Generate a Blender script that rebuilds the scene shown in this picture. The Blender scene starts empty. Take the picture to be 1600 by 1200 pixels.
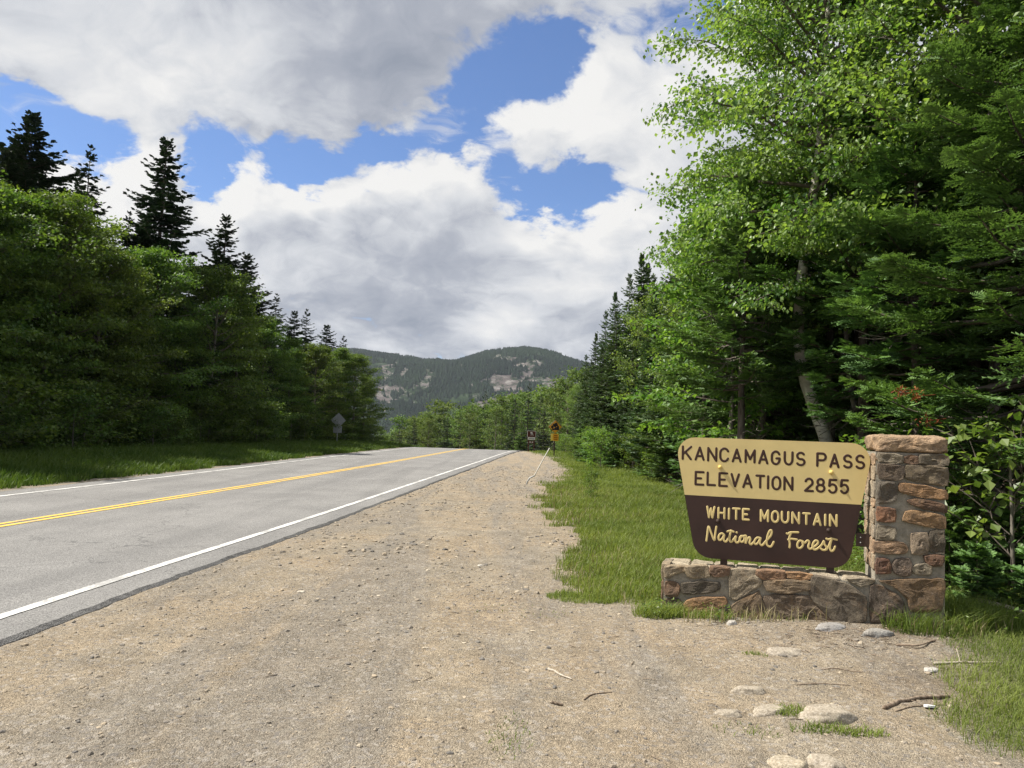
import bpy, math, random
import numpy as np
from mathutils import Vector, Matrix
R = math.radians
sc = bpy.context.scene
col = sc.collection

# ------------------------------------------------------------ camera
cam_d = bpy.data.cameras.new('camera'); cam = bpy.data.objects.new('camera', cam_d); col.objects.link(cam)
pit, rol = math.atan(72 / 1202), 0.035
Fv = Vector((0, math.cos(pit), math.sin(pit))); U0 = Vector((0, -math.sin(pit), math.cos(pit))); X0 = Vector((1, 0, 0))
Rv = X0 * math.cos(rol) + U0 * math.sin(rol); Uv = U0 * math.cos(rol) - X0 * math.sin(rol)
mw = Matrix((Rv, Uv, -Fv)).transposed().to_4x4(); mw.translation = Vector((0, 0, 1.6)); cam.matrix_world = mw
cam_d.sensor_width = 36; cam_d.lens = 1202 / 1600 * 36; cam_d.clip_start = .05; cam_d.clip_end = 20000
sc.camera = cam
# ------------------------------------------------------------ exposure, sun, sky
sc.view_settings.view_transform = 'Standard'; sc.view_settings.look = 'None'
EXPO = 0.8
sc.view_settings.exposure = EXPO; sc.view_settings.gamma = 1; sc.view_settings.use_curve_mapping = False
SUN_EL, SUN_AZ = R(54), R(-84)
sd = Vector((math.sin(SUN_AZ) * math.cos(SUN_EL), math.cos(SUN_AZ) * math.cos(SUN_EL), math.sin(SUN_EL)))
sl = bpy.data.lights.new('sun', 'SUN'); sl.energy = 5.0; sl.angle = R(.53); sl.color = (1, .95, .86)
so = bpy.data.objects.new('sun', sl); col.objects.link(so); so.rotation_euler = (-sd).to_track_quat('-Z', 'Y').to_euler(); so.location = (0, 0, 60)
SKY_STRENGTH = .1
HOLES = [(-34.72, 18.48, 1.91, 1), (-32.63, 17.85, 1.81, 1), (-30.11, 17.74, 1.53, 0.9), (-27.48, 17.86, 1.19, 0.7), (-22.63, 17.55, 1.43, 0.9), (-21.95, 16.61, 1.05, 0.7), (-16.81, 17.85, 1.72, 1), (-13.87, 17.92, 1.4, 1), (-10.69, 19.45, 1.4, 1), (-7.93, 21.41, 1.75, 1), (-4.62, 22.92, 1.91, 0.9), (-3.59, 21.48, 1.43, 0.7), (-1.31, 25.16, 2.0, 1), (1.58, 26.27, 2.0, 1), (3.98, 27.49, 1.43, 0.8), (0.93, 17.93, 1.67, 0.9), (3.82, 18.21, 1.67, 0.9), (6.23, 18.22, 1.19, 0.7), (2.18, 16.7, 1.05, 0.7), (-1.32, 19.63, 1.19, 0.6), (-15.83, 16.32, 0.76, 0.4), (13.48, 29.46, 2.86, 0.5)]
SHADES = [(-16.71, 27.69, 5.24, -.7), (-8.22, 27.16, 4.29, -0.7), (-12.36, 24.33, 2.86, -0.4), (-22.82, 26.99, 2.86, -0.4), (-33.07, 24.16, 3.34, -0.3), (-24.69, 23.97, 2.38, 0.7), (-31.19, 22.86, 2.86, 0.5), (-19.59, 23.74, 2.38, 0.4), (-14.98, 21.54, 2.38, 0.4), (-27.35, 15.95, 2.38, 0.8), (-18.33, 17.31, 1.43, 0.6), (-9.23, 18.71, 1.91, 0.7), (-5.45, 19.85, 1.91, 0.6), (-11.73, 12.23, 5.24, -0.3), (-7.32, 7.87, 5.72, -0.6), (-11.43, 5.77, 4.29, -0.7), (-2.1, 8.58, 1.91, 0.8), (-10.55, 6.75, 1.43, 0.6), (6.59, 21.92, 3.34, 0.6), (7.25, 16.21, 2.86, -0.2), (9.58, 17.53, 2.38, 0.5), (2.12, 11.55, 2.86, 0.4), (4.68, 6.43, 3.34, -0.6), (-4.32, 15.91, 3.34, -0.25), (1.46, 29.23, 3.81, -0.3), (-15.28, 10.12, 2.38, 0.3)]

class NT:
    """small helper for building node trees"""
    def __init__(s, nt): s.nt = nt
    def n(s, t, **k):
        nd = s.nt.nodes.new(t)
        for a, b in k.items():
            if a.startswith('in_'):
                key = a[3:]; key = int(key) if key.isdigit() else key
                s.set(nd.inputs[key], b)
            else: setattr(nd, a, b)
        return nd
    def set(s, inp, v):
        if isinstance(v, bpy.types.NodeSocket): s.nt.links.new(v, inp)
        else: inp.default_value = v
    def m(s, op, a, b=None, c=None, clamp=False):
        nd = s.nt.nodes.new('ShaderNodeMath'); nd.operation = op; nd.use_clamp = clamp
        s.set(nd.inputs[0], a)
        if b is not None: s.set(nd.inputs[1], b)
        if c is not None: s.set(nd.inputs[2], c)
        return nd.outputs[0]
    def v(s, op, a, b=None, scale=None):
        nd = s.nt.nodes.new('ShaderNodeVectorMath'); nd.operation = op; s.set(nd.inputs[0], a)
        if b is not None: s.set(nd.inputs[1], b)
        if scale is not None: s.set(nd.inputs['Scale'], scale)
        return nd.outputs['Value'] if op in ('DOT_PRODUCT', 'LENGTH') else nd.outputs[0]
    def noise(s, vec, scale, detail=4, rough=.5, dist=0, lac=2.0):
        nd = s.nt.nodes.new('ShaderNodeTexNoise')
        if vec is not None: s.nt.links.new(vec, nd.inputs['Vector'])
        nd.inputs['Scale'].default_value = scale; nd.inputs['Detail'].default_value = detail
        nd.inputs['Roughness'].default_value = rough; nd.inputs['Distortion'].default_value = dist; nd.inputs['Lacunarity'].default_value = lac
        return nd
    def mix(s, f, a, b, blend='MIX'):
        nd = s.nt.nodes.new('ShaderNodeMix'); nd.data_type = 'RGBA'; nd.blend_type = blend
        s.set(nd.inputs[0], f)
        s.set(nd.inputs[6], a if isinstance(a, bpy.types.NodeSocket) else (*a[:3], 1))
        s.set(nd.inputs[7], b if isinstance(b, bpy.types.NodeSocket) else (*b[:3], 1)); return nd.outputs[2]
    def ss(s, x, lo, hi):
        nd = s.nt.nodes.new('ShaderNodeMapRange'); nd.interpolation_type = 'SMOOTHSTEP'
        s.set(nd.inputs[0], x); nd.inputs[1].default_value = lo; nd.inputs[2].default_value = hi; return nd.outputs[0]
    def lin(s, x, lo, hi, a=0., b=1., clamp=True):
        nd = s.nt.nodes.new('ShaderNodeMapRange'); nd.clamp = clamp
        s.set(nd.inputs[0], x); nd.inputs[1].default_value = lo; nd.inputs[2].default_value = hi
        nd.inputs[3].default_value = a; nd.inputs[4].default_value = b; return nd.outputs[0]

def vec_azel(a, e):
    a, e = R(a), R(e); return (math.sin(a) * math.cos(e), math.cos(a) * math.cos(e), math.sin(e))

def blobs(T, V, lst, tight=.75):
    tot = None
    for a, e, sg, w in lst:
        k = 1 / R(sg) ** 2
        d = T.v('DOT_PRODUCT', V, vec_azel(a, e))
        ex = T.m('EXPONENT', T.m('MULTIPLY_ADD', d, k * tight, -k * tight))
        tot = T.m('MULTIPLY', ex, w) if tot is None else T.m('MULTIPLY_ADD', ex, w, tot)
    return tot

# the cloud density as a node group of the view direction: a property of the sky itself
def n2d(T, vec, scale, detail, rough, dist=0.):
    n_ = T.noise(vec, scale, detail, rough, dist); n_.noise_dimensions = '2D'; return n_
def cloud_group(name, full):
    grp = bpy.data.node_groups.new(name, 'ShaderNodeTree')
    grp.interface.new_socket('Direction', in_out='INPUT', socket_type='NodeSocketVector')
    grp.interface.new_socket('Density', in_out='OUTPUT', socket_type='NodeSocketFloat')
    grp.interface.new_socket('Puff', in_out='OUTPUT', socket_type='NodeSocketFloat')
    T = NT(grp); gi = T.n('NodeGroupInput'); go = T.n('NodeGroupOutput')
    dirn = T.v('NORMALIZE', gi.outputs[0])
    sep = T.n('ShaderNodeSeparateXYZ'); grp.links.new(dirn, sep.inputs[0])
    den = T.m('ADD', T.m('MAXIMUM', sep.outputs[2], 0.0), .38)
    P = T.v('SCALE', dirn, scale=T.m('DIVIDE', 1.0, den))
    PW = T.v('ADD', P, T.v('SCALE', T.v('SUBTRACT', n2d(T, P, 3.0, 3, .6).outputs[1], (.5, .5, .5)), scale=.26))
    puff = n2d(T, PW, 3.3, 9 if full else 5, .60).outputs[0]
    vo = T.n('ShaderNodeTexVoronoi', voronoi_dimensions='2D', feature='SMOOTH_F1', in_Scale=6.5, in_Smoothness=.4, in_Detail=3.0 if full else 1.0, in_Roughness=.6, normalize=True); grp.links.new(PW, vo.inputs['Vector'])
    billow = T.m('SUBTRACT', .42, vo.outputs['Distance'])
    d1 = T.m('MULTIPLY_ADD', billow, .80, T.m('MULTIPLY_ADD', T.m('SUBTRACT', puff, .5), 1.7, .54))
    if full: d1 = T.m('MULTIPLY_ADD', T.m('SUBTRACT', n2d(T, PW, 19, 6, .65).outputs[0], .5), .42, d1)
    # blue gaps seen in the photograph, a broken deck elsewhere
    wn = n2d(T, P, 7.0, 5 if full else 2, .62).outputs[1]
    warp = T.v('ADD', dirn, T.v('SCALE', T.v('SUBTRACT', wn, (.5, .5, .5)), scale=.10))
    holes = blobs(T, T.v('NORMALIZE', warp), HOLES, 1.15)
    fr = T.ss(T.v('DOT_PRODUCT', dirn, (0, .95, .31)), .55, .8)
    big = n2d(T, P, 1.7, 2, .5).outputs[0]
    elsewhere = T.m('MULTIPLY', T.m('MULTIPLY', T.m('SUBTRACT', .53, big), 3.0), T.m('SUBTRACT', 1.0, fr))
    d2 = T.m('SUBTRACT', T.m('SUBTRACT', d1, T.m('MULTIPLY', T.m('MINIMUM', holes, 1.15), .70)), elsewhere)
    grp.links.new(d2, go.inputs[0])
    grp.links.new(T.m('MULTIPLY_ADD', billow, .55, T.m('MULTIPLY', T.m('SUBTRACT', puff, .5), .7)), go.inputs[1])
    return grp
grp, grp_low = cloud_group('cloud_density', True), cloud_group('cloud_density_soft', False)

world = bpy.data.worlds.new('World'); sc.world = world; world.use_nodes = True
wt = world.node_tree; wt.nodes.clear(); T = NT(wt)
tc = T.n('ShaderNodeTexCoord'); D = T.v('NORMALIZE', tc.outputs['Generated'])
sky = T.n('ShaderNodeTexSky', sky_type='NISHITA', sun_disc=False, sun_elevation=SUN_EL, sun_rotation=SUN_AZ, altitude=800, air_density=1.0, dust_density=.6, ozone_density=2.0)
g1 = T.n('ShaderNodeGroup', node_tree=grp); wt.links.new(D, g1.inputs[0])
off = T.v('ADD', D, (-.022, .0, .035)); g2 = T.n('ShaderNodeGroup', node_tree=grp_low); wt.links.new(off, g2.inputs[0])
dens = g1.outputs[0]
cover = T.ss(dens, .02, .36)
shade = blobs(T, D, SHADES)
relief = T.m('SUBTRACT', dens, g2.outputs[0])
lit = T.m('MULTIPLY_ADD', relief, .62, T.m('MULTIPLY_ADD', shade, .30, .68))
lit = T.m('MULTIPLY_ADD', g1.outputs[1], .55, lit)
thick = T.ss(dens, .45, 1.2)
lit = T.m('SUBTRACT', lit, T.m('MULTIPLY', thick, .22))
lit = T.m('MULTIPLY_ADD', T.m('SUBTRACT', 1.0, T.ss(dens, .05, .45)), .14, lit)
cr = T.n('ShaderNodeValToRGB'); wt.links.new(lit, cr.inputs[0])
K = 1 / SKY_STRENGTH / (2 ** EXPO)
e = cr.color_ramp.elements
def ck(c): return tuple(x * K for x in c) + (1,)
e[0].position = 0.0; e[0].color = (.30, .34, .42, 1)
e[1].position = 1.0; e[1].color = (1, .99, .97, 1)
x = e.new(.35); x.color = (.47, .50, .57, 1)
x = e.new(.65); x.color = (.74, .76, .80, 1)
ccol = T.v('SCALE', cr.outputs[0], scale=K * .90)
skyc = T.mix(1.0, sky.outputs[0], (.58, .70, .88), 'MULTIPLY')
mixc = T.mix(cover, skyc, ccol)
bg = T.n('ShaderNodeBackground', in_Strength=SKY_STRENGTH); wt.links.new(mixc, bg.inputs[0])
ow = T.n('ShaderNodeOutputWorld'); wt.links.new(bg.outputs[0], ow.inputs[0])
world.cycles.sampling_method = 'MANUAL'; world.cycles.sample_map_resolution = 512

sc.cycles.max_bounces = 6; sc.cycles.diffuse_bounces = 3; sc.cycles.glossy_bounces = 2
sc.cycles.transmission_bounces = 4; sc.cycles.volume_bounces = 0; sc.cycles.transparent_max_bounces = 4
sc.cycles.use_adaptive_sampling = True; sc.cycles.adaptive_threshold = .01
sc.cycles.use_denoising = True; sc.cycles.denoiser = 'OPENIMAGEDENOISE'; sc.cycles.denoising_input_passes = 'RGB_ALBEDO_NORMAL'; sc.cycles.denoising_prefilter = 'NONE'

# ------------------------------------------------------------ noise and mesh helpers (numpy)
rng = np.random.default_rng(7); random.seed(7)
def _h(i, j, s):
    n = (i.astype(np.int64) * 374761393 + j.astype(np.int64) * 668265263 + s * 1274126177) & 0xffffffff
    n = ((n ^ (n >> 13)) * 1274126177) & 0xffffffff
    return ((n ^ (n >> 16)) & 0xffff) / 65535.0
def vnoise(x, y, s=0):
    i, j = np.floor(x), np.floor(y); fx, fy = x - i, y - j
    fx, fy = fx * fx * (3 - 2 * fx), fy * fy * (3 - 2 * fy)
    a, b, c, d = _h(i, j, s), _h(i + 1, j, s), _h(i, j + 1, s), _h(i + 1, j + 1, s)
    return (a * (1 - fx) + b * fx) * (1 - fy) + (c * (1 - fx) + d * fx) * fy
def fbm(x, y, o=5, s=0, g=.5):
    t, a, m = 0, 1., 0
    for k in range(o):
        t = t + a * vnoise(x * 2 ** k + 13.7 * k, y * 2 ** k - 7.1 * k, s + k); m += a; a *= g
    return t / m
def sstep(a, b, x):
    t = np.clip((x - a) / (b - a), 0, 1); return t * t * (3 - 2 * t)

def mesh(name, V, faces, mats, attrs=None, fmat=None, smooth=False):
    """faces: list of int arrays (k, n). attrs: {name: per-face array in the same order}"""
    V = np.asarray(V, dtype=np.float32).reshape(-1, 3)
    faces = [np.asarray(f, dtype=np.int32) for f in faces if len(f)]
    me = bpy.data.meshes.new(name); me.vertices.add(len(V)); me.vertices.foreach_set('co', V.ravel())
    tot = np.concatenate([np.full(len(f), f.shape[1], dtype=np.int32) for f in faces])
    start = np.concatenate([[0], np.cumsum(tot)[:-1]]).astype(np.int32)
    li = np.concatenate([f.ravel() for f in faces])
    me.loops.add(len(li)); me.loops.foreach_set('vertex_index', li)
    me.polygons.add(len(tot)); me.polygons.foreach_set('loop_start', start)
    if smooth: me.polygons.foreach_set('use_smooth', np.ones(len(tot), dtype=bool))
    else: me.polygons.foreach_set('use_smooth', np.zeros(len(tot), dtype=bool))
    for m in (mats if isinstance(mats, (list, tuple)) else [mats]): me.materials.append(m)
    if fmat is not None: me.polygons.foreach_set('material_index', np.asarray(fmat, dtype=np.int32))
    me.update(calc_edges=True)
    for k, a in (attrs or {}).items():
        dom = 'POINT' if len(a) == len(V) and len(a) != len(tot) else 'FACE'
        at = me.attributes.new(k, 'FLOAT', dom); at.data.foreach_set('value', np.asarray(a, dtype=np.float32))
    return me
def link(name, me, parent=None, loc=None, label=None, cat=None, group=None, kind=None):
    o = bpy.data.objects.new(name, me); col.objects.link(o)
    if parent is not None: o.parent = parent
    if loc is not None: o.location = loc
    if label: o['label'] = label
    if cat: o['category'] = cat
    if group: o['group'] = group
    if kind: o['kind'] = kind
    return o
def thing(name, label, cat, loc=(0, 0, 0), rz=0, group=None):
    o = link(name, None, None, loc, label, cat, group); o.rotation_euler = (0, 0, rz); return o

class Buf:
    def __init__(s): s.V = []; s.T = []; s.Q = []; s.n = 0; s.ta = []; s.qa = []
    def add(s, V, tri=None, quad=None, a=0.):
        V = np.asarray(V, float).reshape(-1, 3)
        if tri is not None and len(tri):
            tri = np.asarray(tri); s.T.append(tri + s.n); s.ta.append(np.broadcast_to(a, (len(tri),)).astype(float))
        if quad is not None and len(quad):
            quad = np.asarray(quad); s.Q.append(quad + s.n); s.qa.append(np.broadcast_to(a, (len(quad),)).astype(float))
        s.V.append(V); s.n += len(V)
    def mesh(s, name, mats, smooth=False):
        f = []; a = []
        if s.T: f.append(np.concatenate(s.T)); a += s.ta
        if s.Q: f.append(np.concatenate(s.Q)); a += s.qa
        return mesh(name, np.concatenate(s.V), f, mats, {'v': np.concatenate(a)}, smooth=smooth)

def tube(B, pts, rad, k=6, cap=True, a=0., squash=None):
    """a tapered tube along a polyline; squash=(vec, f) flattens the section along vec"""
    pts = np.asarray(pts, float); rad = np.broadcast_to(rad, (len(pts),)).astype(float)
    if cap:
        d0 = pts[0] - pts[1]; d0 /= np.linalg.norm(d0) + 1e-9; d1 = pts[-1] - pts[-2]; d1 /= np.linalg.norm(d1) + 1e-9
        pts = np.vstack([pts[0] + d0 * rad[0], pts[0] + d0 * rad[0] * .7, pts, pts[-1] + d1 * rad[-1] * .7, pts[-1] + d1 * rad[-1]])
        rad = np.concatenate([[rad[0] * .05, rad[0] * .7], rad, [rad[-1] * .7, rad[-1] * .05]])
    t = np.gradient(pts, axis=0); t /= np.linalg.norm(t, axis=1)[:, None] + 1e-9
    ref = np.array([0., 0, 1]) if squash is None else np.asarray(squash[0], float)
    if squash is None and abs(t[:, 2]).mean() > .85: ref = np.array([1., 0, 0])
    s = np.cross(t, ref); s /= np.linalg.norm(s, axis=1)[:, None] + 1e-9; u = np.cross(s, t)
    if squash is not None: u = np.broadcast_to(ref * squash[1], u.shape)
    an = np.arange(k) / k * 2 * np.pi
    V = pts[:, None] + rad[:, None, None] * (np.cos(an)[None, :, None] * s[:, None] + np.sin(an)[None, :, None] * u[:, None])
    n = len(pts); i = np.arange(n - 1)[:, None] * k; j = np.arange(k)[None]; j2 = (j + 1) % k
    q = np.stack([i + j, i + j2, i + k + j2, i + k + j], -1).reshape(-1, 4)
    B.add(V, quad=q, a=a)

def box(B, c, s, rz=0, a=0., ax=None):
    c = np.asarray(c, float); s = np.asarray(s, float) / 2
    v = np.array([[x, y, z] for z in (-1, 1) for y in (-1, 1) for x in (-1, 1)]) * s
    if rz: ca, sa = math.cos(rz), math.sin(rz); v = np.stack([v[:, 0] * ca - v[:, 1] * sa, v[:, 0] * sa + v[:, 1] * ca, v[:, 2]], 1)
    B.add(v + c, quad=[[0, 2, 3, 1], [4, 5, 7, 6], [0, 1, 5, 4], [2, 6, 7, 3], [0, 4, 6, 2], [1, 3, 7, 5]], a=a)
def prism(B, poly, y0, y1, a=0.):
    """an xz outline extruded from y0 to y1 (counter-clockwise seen from -y)"""
    n = len(poly); p = np.asarray(poly, float); c = p.mean(0)
    F_ = np.stack([p[:, 0], np.full(n, y0), p[:, 1]], 1); K_ = F_.copy(); K_[:, 1] = y1
    V = np.vstack([F_, K_, [[c[0], y0, c[1]], [c[0], y1, c[1]]]])
    i = np.arange(n); j = (i + 1) % n
    B.add(V, tri=np.vstack([np.stack([i, j, np.full(n, 2 * n)], 1), np.stack([n + j, n + i, np.full(n, 2 * n + 1)], 1)]),
          quad=np.stack([j, i, n + i, n + j], 1), a=a)

# ------------------------------------------------------------ materials
def mat(name):
    m = bpy.data.materials.new(name); m.use_nodes = True; m.node_tree.nodes.clear()
    T = NT(m.node_tree); o = T.n('ShaderNodeOutputMaterial'); return m, T, o
def pbsdf(T, o, **k):
    b = T.n('ShaderNodeBsdfPrincipled')
    for a, v in k.items(): T.set(b.inputs[a.replace('_', ' ')], v if not isinstance(v, tuple) or len(v) != 3 else (*v, 1))
    T.nt.links.new(b.outputs[0], o.inputs[0]); return b
def bump(T, b, h, strength, dist):
    n = T.n('ShaderNodeBump', in_Strength=strength, in_Distance=dist); T.nt.links.new(h, n.inputs['Height']); T.nt.links.new(n.outputs[0], b.inputs['Normal'])
def attr(T, n): return T.n('ShaderNodeAttribute', attribute_name=n).outputs['Fac']
def plain(name, c, rough=.6, spec=.3, metal=0., noise_amt=.12, nscale=8, bstr=.15):
    m, T, o = mat(name); tc = T.n('ShaderNodeTexCoord').outputs['Object']
    n = T.noise(tc, nscale, 6, .6).outputs[0]
    cc = T.mix(T.lin(n, .3, .7), tuple(x * (1 - noise_amt) for x in c), tuple(min(1, x * (1 + noise_amt)) for x in c))
    b = pbsdf(T, o, Base_Color=cc, Roughness=rough, Metallic=metal); b.inputs['Specular IOR Level'].default_value = spec
    bump(T, b, T.noise(tc, nscale * 6, 4).outputs[0], bstr, .01); return m

def leafmat(name, dark, lightc, trans=.35, rough=.5, spec=.3, tcol=None):
    m, T, o = mat(name); v = attr(T, 'v')
    oi = T.n('ShaderNodeObjectInfo')
    c = T.mix(v, dark, lightc)
    hs = T.n('ShaderNodeHueSaturation'); T.nt.links.new(c, hs.inputs['Color'])
    T.nt.links.new(T.lin(oi.outputs['Random'], 0, 1, .485, .515), hs.inputs['Hue']); T.nt.links.new(T.lin(oi.outputs['Random'], 0, 1, .85, 1.15), hs.inputs['Value'])
    b = T.n('ShaderNodeBsdfPrincipled', in_Roughness=rough); b.inputs['Specular IOR Level'].default_value = spec
    T.nt.links.new(hs.outputs[0], b.inputs['Base Color'])
    if trans > 0:
        tr = T.n('ShaderNodeBsdfTranslucent'); tcl = T.mix(1., hs.outputs[0], tcol or (1.5, 1.55, .7), 'MULTIPLY'); T.nt.links.new(tcl, tr.inputs[0])
        mx = T.n('ShaderNodeMixShader', in_Fac=trans); T.nt.links.new(b.outputs[0], mx.inputs[1]); T.nt.links.new(tr.outputs[0], mx.inputs[2]); T.nt.links.new(mx.outputs[0], o.inputs[0])
    else: T.nt.links.new(b.outputs[0], o.inputs[0])
    return m
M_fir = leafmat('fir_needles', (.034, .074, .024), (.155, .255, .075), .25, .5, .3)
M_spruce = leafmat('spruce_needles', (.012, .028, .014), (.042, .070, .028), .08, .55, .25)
M_birch = leafmat('birch_leaf', (.060, .125, .026), (.215, .295, .075), .45, .42, .45)
M_maple = leafmat('maple_leaf', (.055, .120, .022), (.180, .270, .050), .40, .5, .35)
M_roadside = leafmat('roadside_leaf', (.040, .085, .018), (.150, .220, .042), .36, .55, .3)
M_far = leafmat('far_leaf', (.055, .100, .026), (.155, .210, .055), .30, .6, .25)
M_grass = leafmat('grass_blade', (.095, .150, .028), (.240, .295, .080), .38, .55, .25)
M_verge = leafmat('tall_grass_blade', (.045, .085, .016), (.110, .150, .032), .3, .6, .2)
M_dry = leafmat('dry_grass', (.22, .19, .10), (.34, .30, .17), .2, .7, .2)
M_dead = leafmat('dead_needles', (.14, .045, .018), (.28, .10, .035), .2, .7, .2)
def barkmat(name, a, b_, sc_=9, stretch=.3, white=False):
    m, T, o = mat(name); tc = T.n('ShaderNodeTexCoord').outputs['Object']
    mp = T.n('ShaderNodeMapping'); mp.inputs['Scale'].default_value = (1, 1, stretch); T.nt.links.new(tc, mp.inputs[0])
    n = T.noise(mp.outputs[0], sc_, 8, .65, .3).outputs[0]
    c = T.mix(T.lin(n, .35, .65), a, b_)
    if white:
        mp2 = T.n('ShaderNodeMapping'); mp2.inputs['Scale'].default_value = (1, 1, 6); T.nt.links.new(tc, mp2.inputs[0])
        d = T.noise(mp2.outputs[0], 4, 5, .6).outputs[0]; c = T.mix(T.ss(d, .60, .68), c, (.05, .04, .03))
    b = pbsdf(T, o, Base_Color=c, Roughness=.85); b.inputs['Specular IOR Level'].default_value = .2
    bump(T, b, n, .8, .02); return m
M_bark = barkmat('conifer_bark', (.055, .042, .033), (.16, .135, .11), 12)
M_greybark = barkmat('grey_bark', (.10, .085, .07), (.24, .215, .18), 10)
M_whitebark = barkmat('birch_bark', (.40, .36, .30), (.72, .68, .60), 6, 1.0, True)
M_limb = barkmat('limb_bark', (.07, .055, .045), (.17, .145, .12), 12)
M_stick = barkmat('dead_wood', (.12, .085, .06), (.34, .27, .20), 30)
M_palestick = barkmat('pale_dead_wood', (.32, .27, .21), (.52, .46, .38), 30)

# ground: gravel turnout, grass soil and forest litter on one sheet
M_ground, T, o = mat('ground')
geo = T.n('ShaderNodeNewGeometry'); P = geo.outputs['Position']
gm, lm = attr(T, 'grass'), attr(T, 'litter')
n1 = T.noise(P, .8, 6, .6, .3).outputs[0]; n2 = T.noise(P, 22, 6, .7).outputs[0]; n3 = T.noise(P, 120, 4, .7).outputs[0]
vo = T.n('ShaderNodeTexVoronoi', in_Scale=125.); T.nt.links.new(T.v('ADD', P, T.v('SCALE', T.noise(P, 40, 3, .6).outputs[1], scale=.02)), vo.inputs['Vector'])
vo2 = T.n('ShaderNodeTexVoronoi', in_Scale=38.); T.nt.links.new(P, vo2.inputs['Vector'])
tan = T.mix(T.ss(n1, .38, .62), (.355, .285, .198), (.320, .275, .208))
mpt = T.n('ShaderNodeMapping'); mpt.inputs['Scale'].default_value = (1.5, .16, 1); mpt.inputs['Rotation'].default_value = (0, 0, R(4)); T.nt.links.new(P, mpt.inputs[0])
greyp = T.ss(T.noise(mpt.outputs[0], .8, 5, .6, .6).outputs[0], .46, .60)
tan = T.mix(T.m('MULTIPLY', greyp, .72), tan, (.235, .218, .190))
tan = T.mix(T.ss(n2, .35, .75), T.mix(.5, tan, (.13, .10, .07)), tan)
seps = T.n('ShaderNodeSeparateColor'); T.nt.links.new(vo.outputs['Color'], seps.inputs[0])
grain = T.lin(seps.outputs[0], 0, 1, .66, 1.34)
gcol = T.v('SCALE', tan, scale=grain)
seps2 = T.n('ShaderNodeSeparateColor'); T.nt.links.new(vo2.outputs['Color'], seps2.inputs[0])
gcol = T.mix(T.m('MULTIPLY', T.ss(seps2.outputs[1], .80, .86), .55), gcol, T.mix(seps2.outputs[2], (.14, .13, .125), (.42, .38, .33)))
fl = T.mix(T.ss(n2, .4, .65), (.055, .040, .026), (.15, .105, .065))
gr = T.mix(T.ss(n2, .3, .7), (.045, .065, .018), (.095, .115, .035))
blot = T.noise(P, 2.6, 7, .7, .3).outputs[0]; fleck = T.noise(P, 34, 5, .75).outputs[0]
gcol = T.v('SCALE', gcol, scale=T.lin(blot, .32, .68, .80, 1.16))
gcol = T.mix(T.m('MULTIPLY', T.ss(fleck, .62, .70), .45), gcol, (.085, .066, .048))
c = T.mix(gm, gcol, gr); c = T.mix(lm, c, fl)
b = pbsdf(T, o, Base_Color=c, Roughness=.95); b.inputs['Specular IOR Level'].default_value = .15
hh = T.m('ADD', T.m('MULTIPLY', n3, .35), T.m('ADD', T.m('MULTIPLY', vo.outputs['Distance'], -.5), T.m('MULTIPLY', n2, .6)))
bump(T, b, hh, .9, .018)

M_asphalt, T, o = mat('asphalt')
P = T.n('ShaderNodeNewGeometry').outputs['Position']
vo = T.n('ShaderNodeTexVoronoi', in_Scale=110.); T.nt.links.new(P, vo.inputs['Vector'])
sp = T.n('ShaderNodeSeparateColor'); T.nt.links.new(vo.outputs['Color'], sp.inputs[0])
n1 = T.noise(P, .5, 5, .6, .2).outputs[0]; n2 = T.noise(P, 60, 5, .8).outputs[0]
mp = T.n('ShaderNodeMapping'); mp.inputs['Scale'].default_value = (1.1, .05, 1); T.nt.links.new(P, mp.inputs[0])
tr = T.noise(mp.outputs[0], 1.3, 3, .5).outputs[0]
base = T.mix(T.ss(n1, .35, .65), (.165, .160, .154), (.200, .194, .186))
base = T.mix(T.m('MULTIPLY', T.ss(tr, .45, .65), .45), base, (.122, .119, .116))
c = T.v('SCALE', base, scale=T.lin(sp.outputs[0], 0, 1, .62, 1.42))
ck_ = T.n('ShaderNodeTexVoronoi', feature='DISTANCE_TO_EDGE', in_Scale=.16); T.nt.links.new(T.v('ADD', P, T.v('SCALE', T.noise(P, 1.2, 4, .6).outputs[1], scale=1.3)), ck_.inputs['Vector'])
c = T.mix(T.m('MULTIPLY', T.m('SUBTRACT', 1., T.ss(ck_.outputs['Distance'], .0008, .0028)), .55), c, (.055, .055, .055))
b = pbsdf(T, o, Base_Color=c, Roughness=.85); b.inputs['Specular IOR Level'].default_value = .3
bump(T, b, T.m('ADD', n2, T.m('MULTIPLY', vo.outputs['Distance'], -1.)), .55, .006)

def paintmat(name, c, wear=.5):
    m, T, o = mat(name); P = T.n('ShaderNodeNewGeometry').outputs['Position']
    n = T.noise(P, 35, 8, .75).outputs[0]; big = T.noise(P, 1.4, 4, .6).outputs[0]
    w = T.m('MULTIPLY', T.ss(T.m('ADD', n, T.m('MULTIPLY', T.m('SUBTRACT', big, .5), .8)), wear, wear + .12), .75)
    vo = T.n('ShaderNodeTexVoronoi', in_Scale=110.); T.nt.links.new(P, vo.inputs['Vector'])
    sp = T.n('ShaderNodeSeparateColor'); T.nt.links.new(vo.outputs['Color'], sp.inputs[0])
    cc = T.v('SCALE', T.mix(w, c, (.22, .215, .21)), scale=T.lin(sp.outputs[0], 0, 1, .88, 1.08))
    b = pbsdf(T, o, Base_Color=cc, Roughness=.7); bump(T, b, n, .4, .004); return m
M_white = paintmat('white_road_paint', (.60, .59, .56), .47)
M_yellow = paintmat('yellow_road_paint', (.66, .42, .065), .54)

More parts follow.
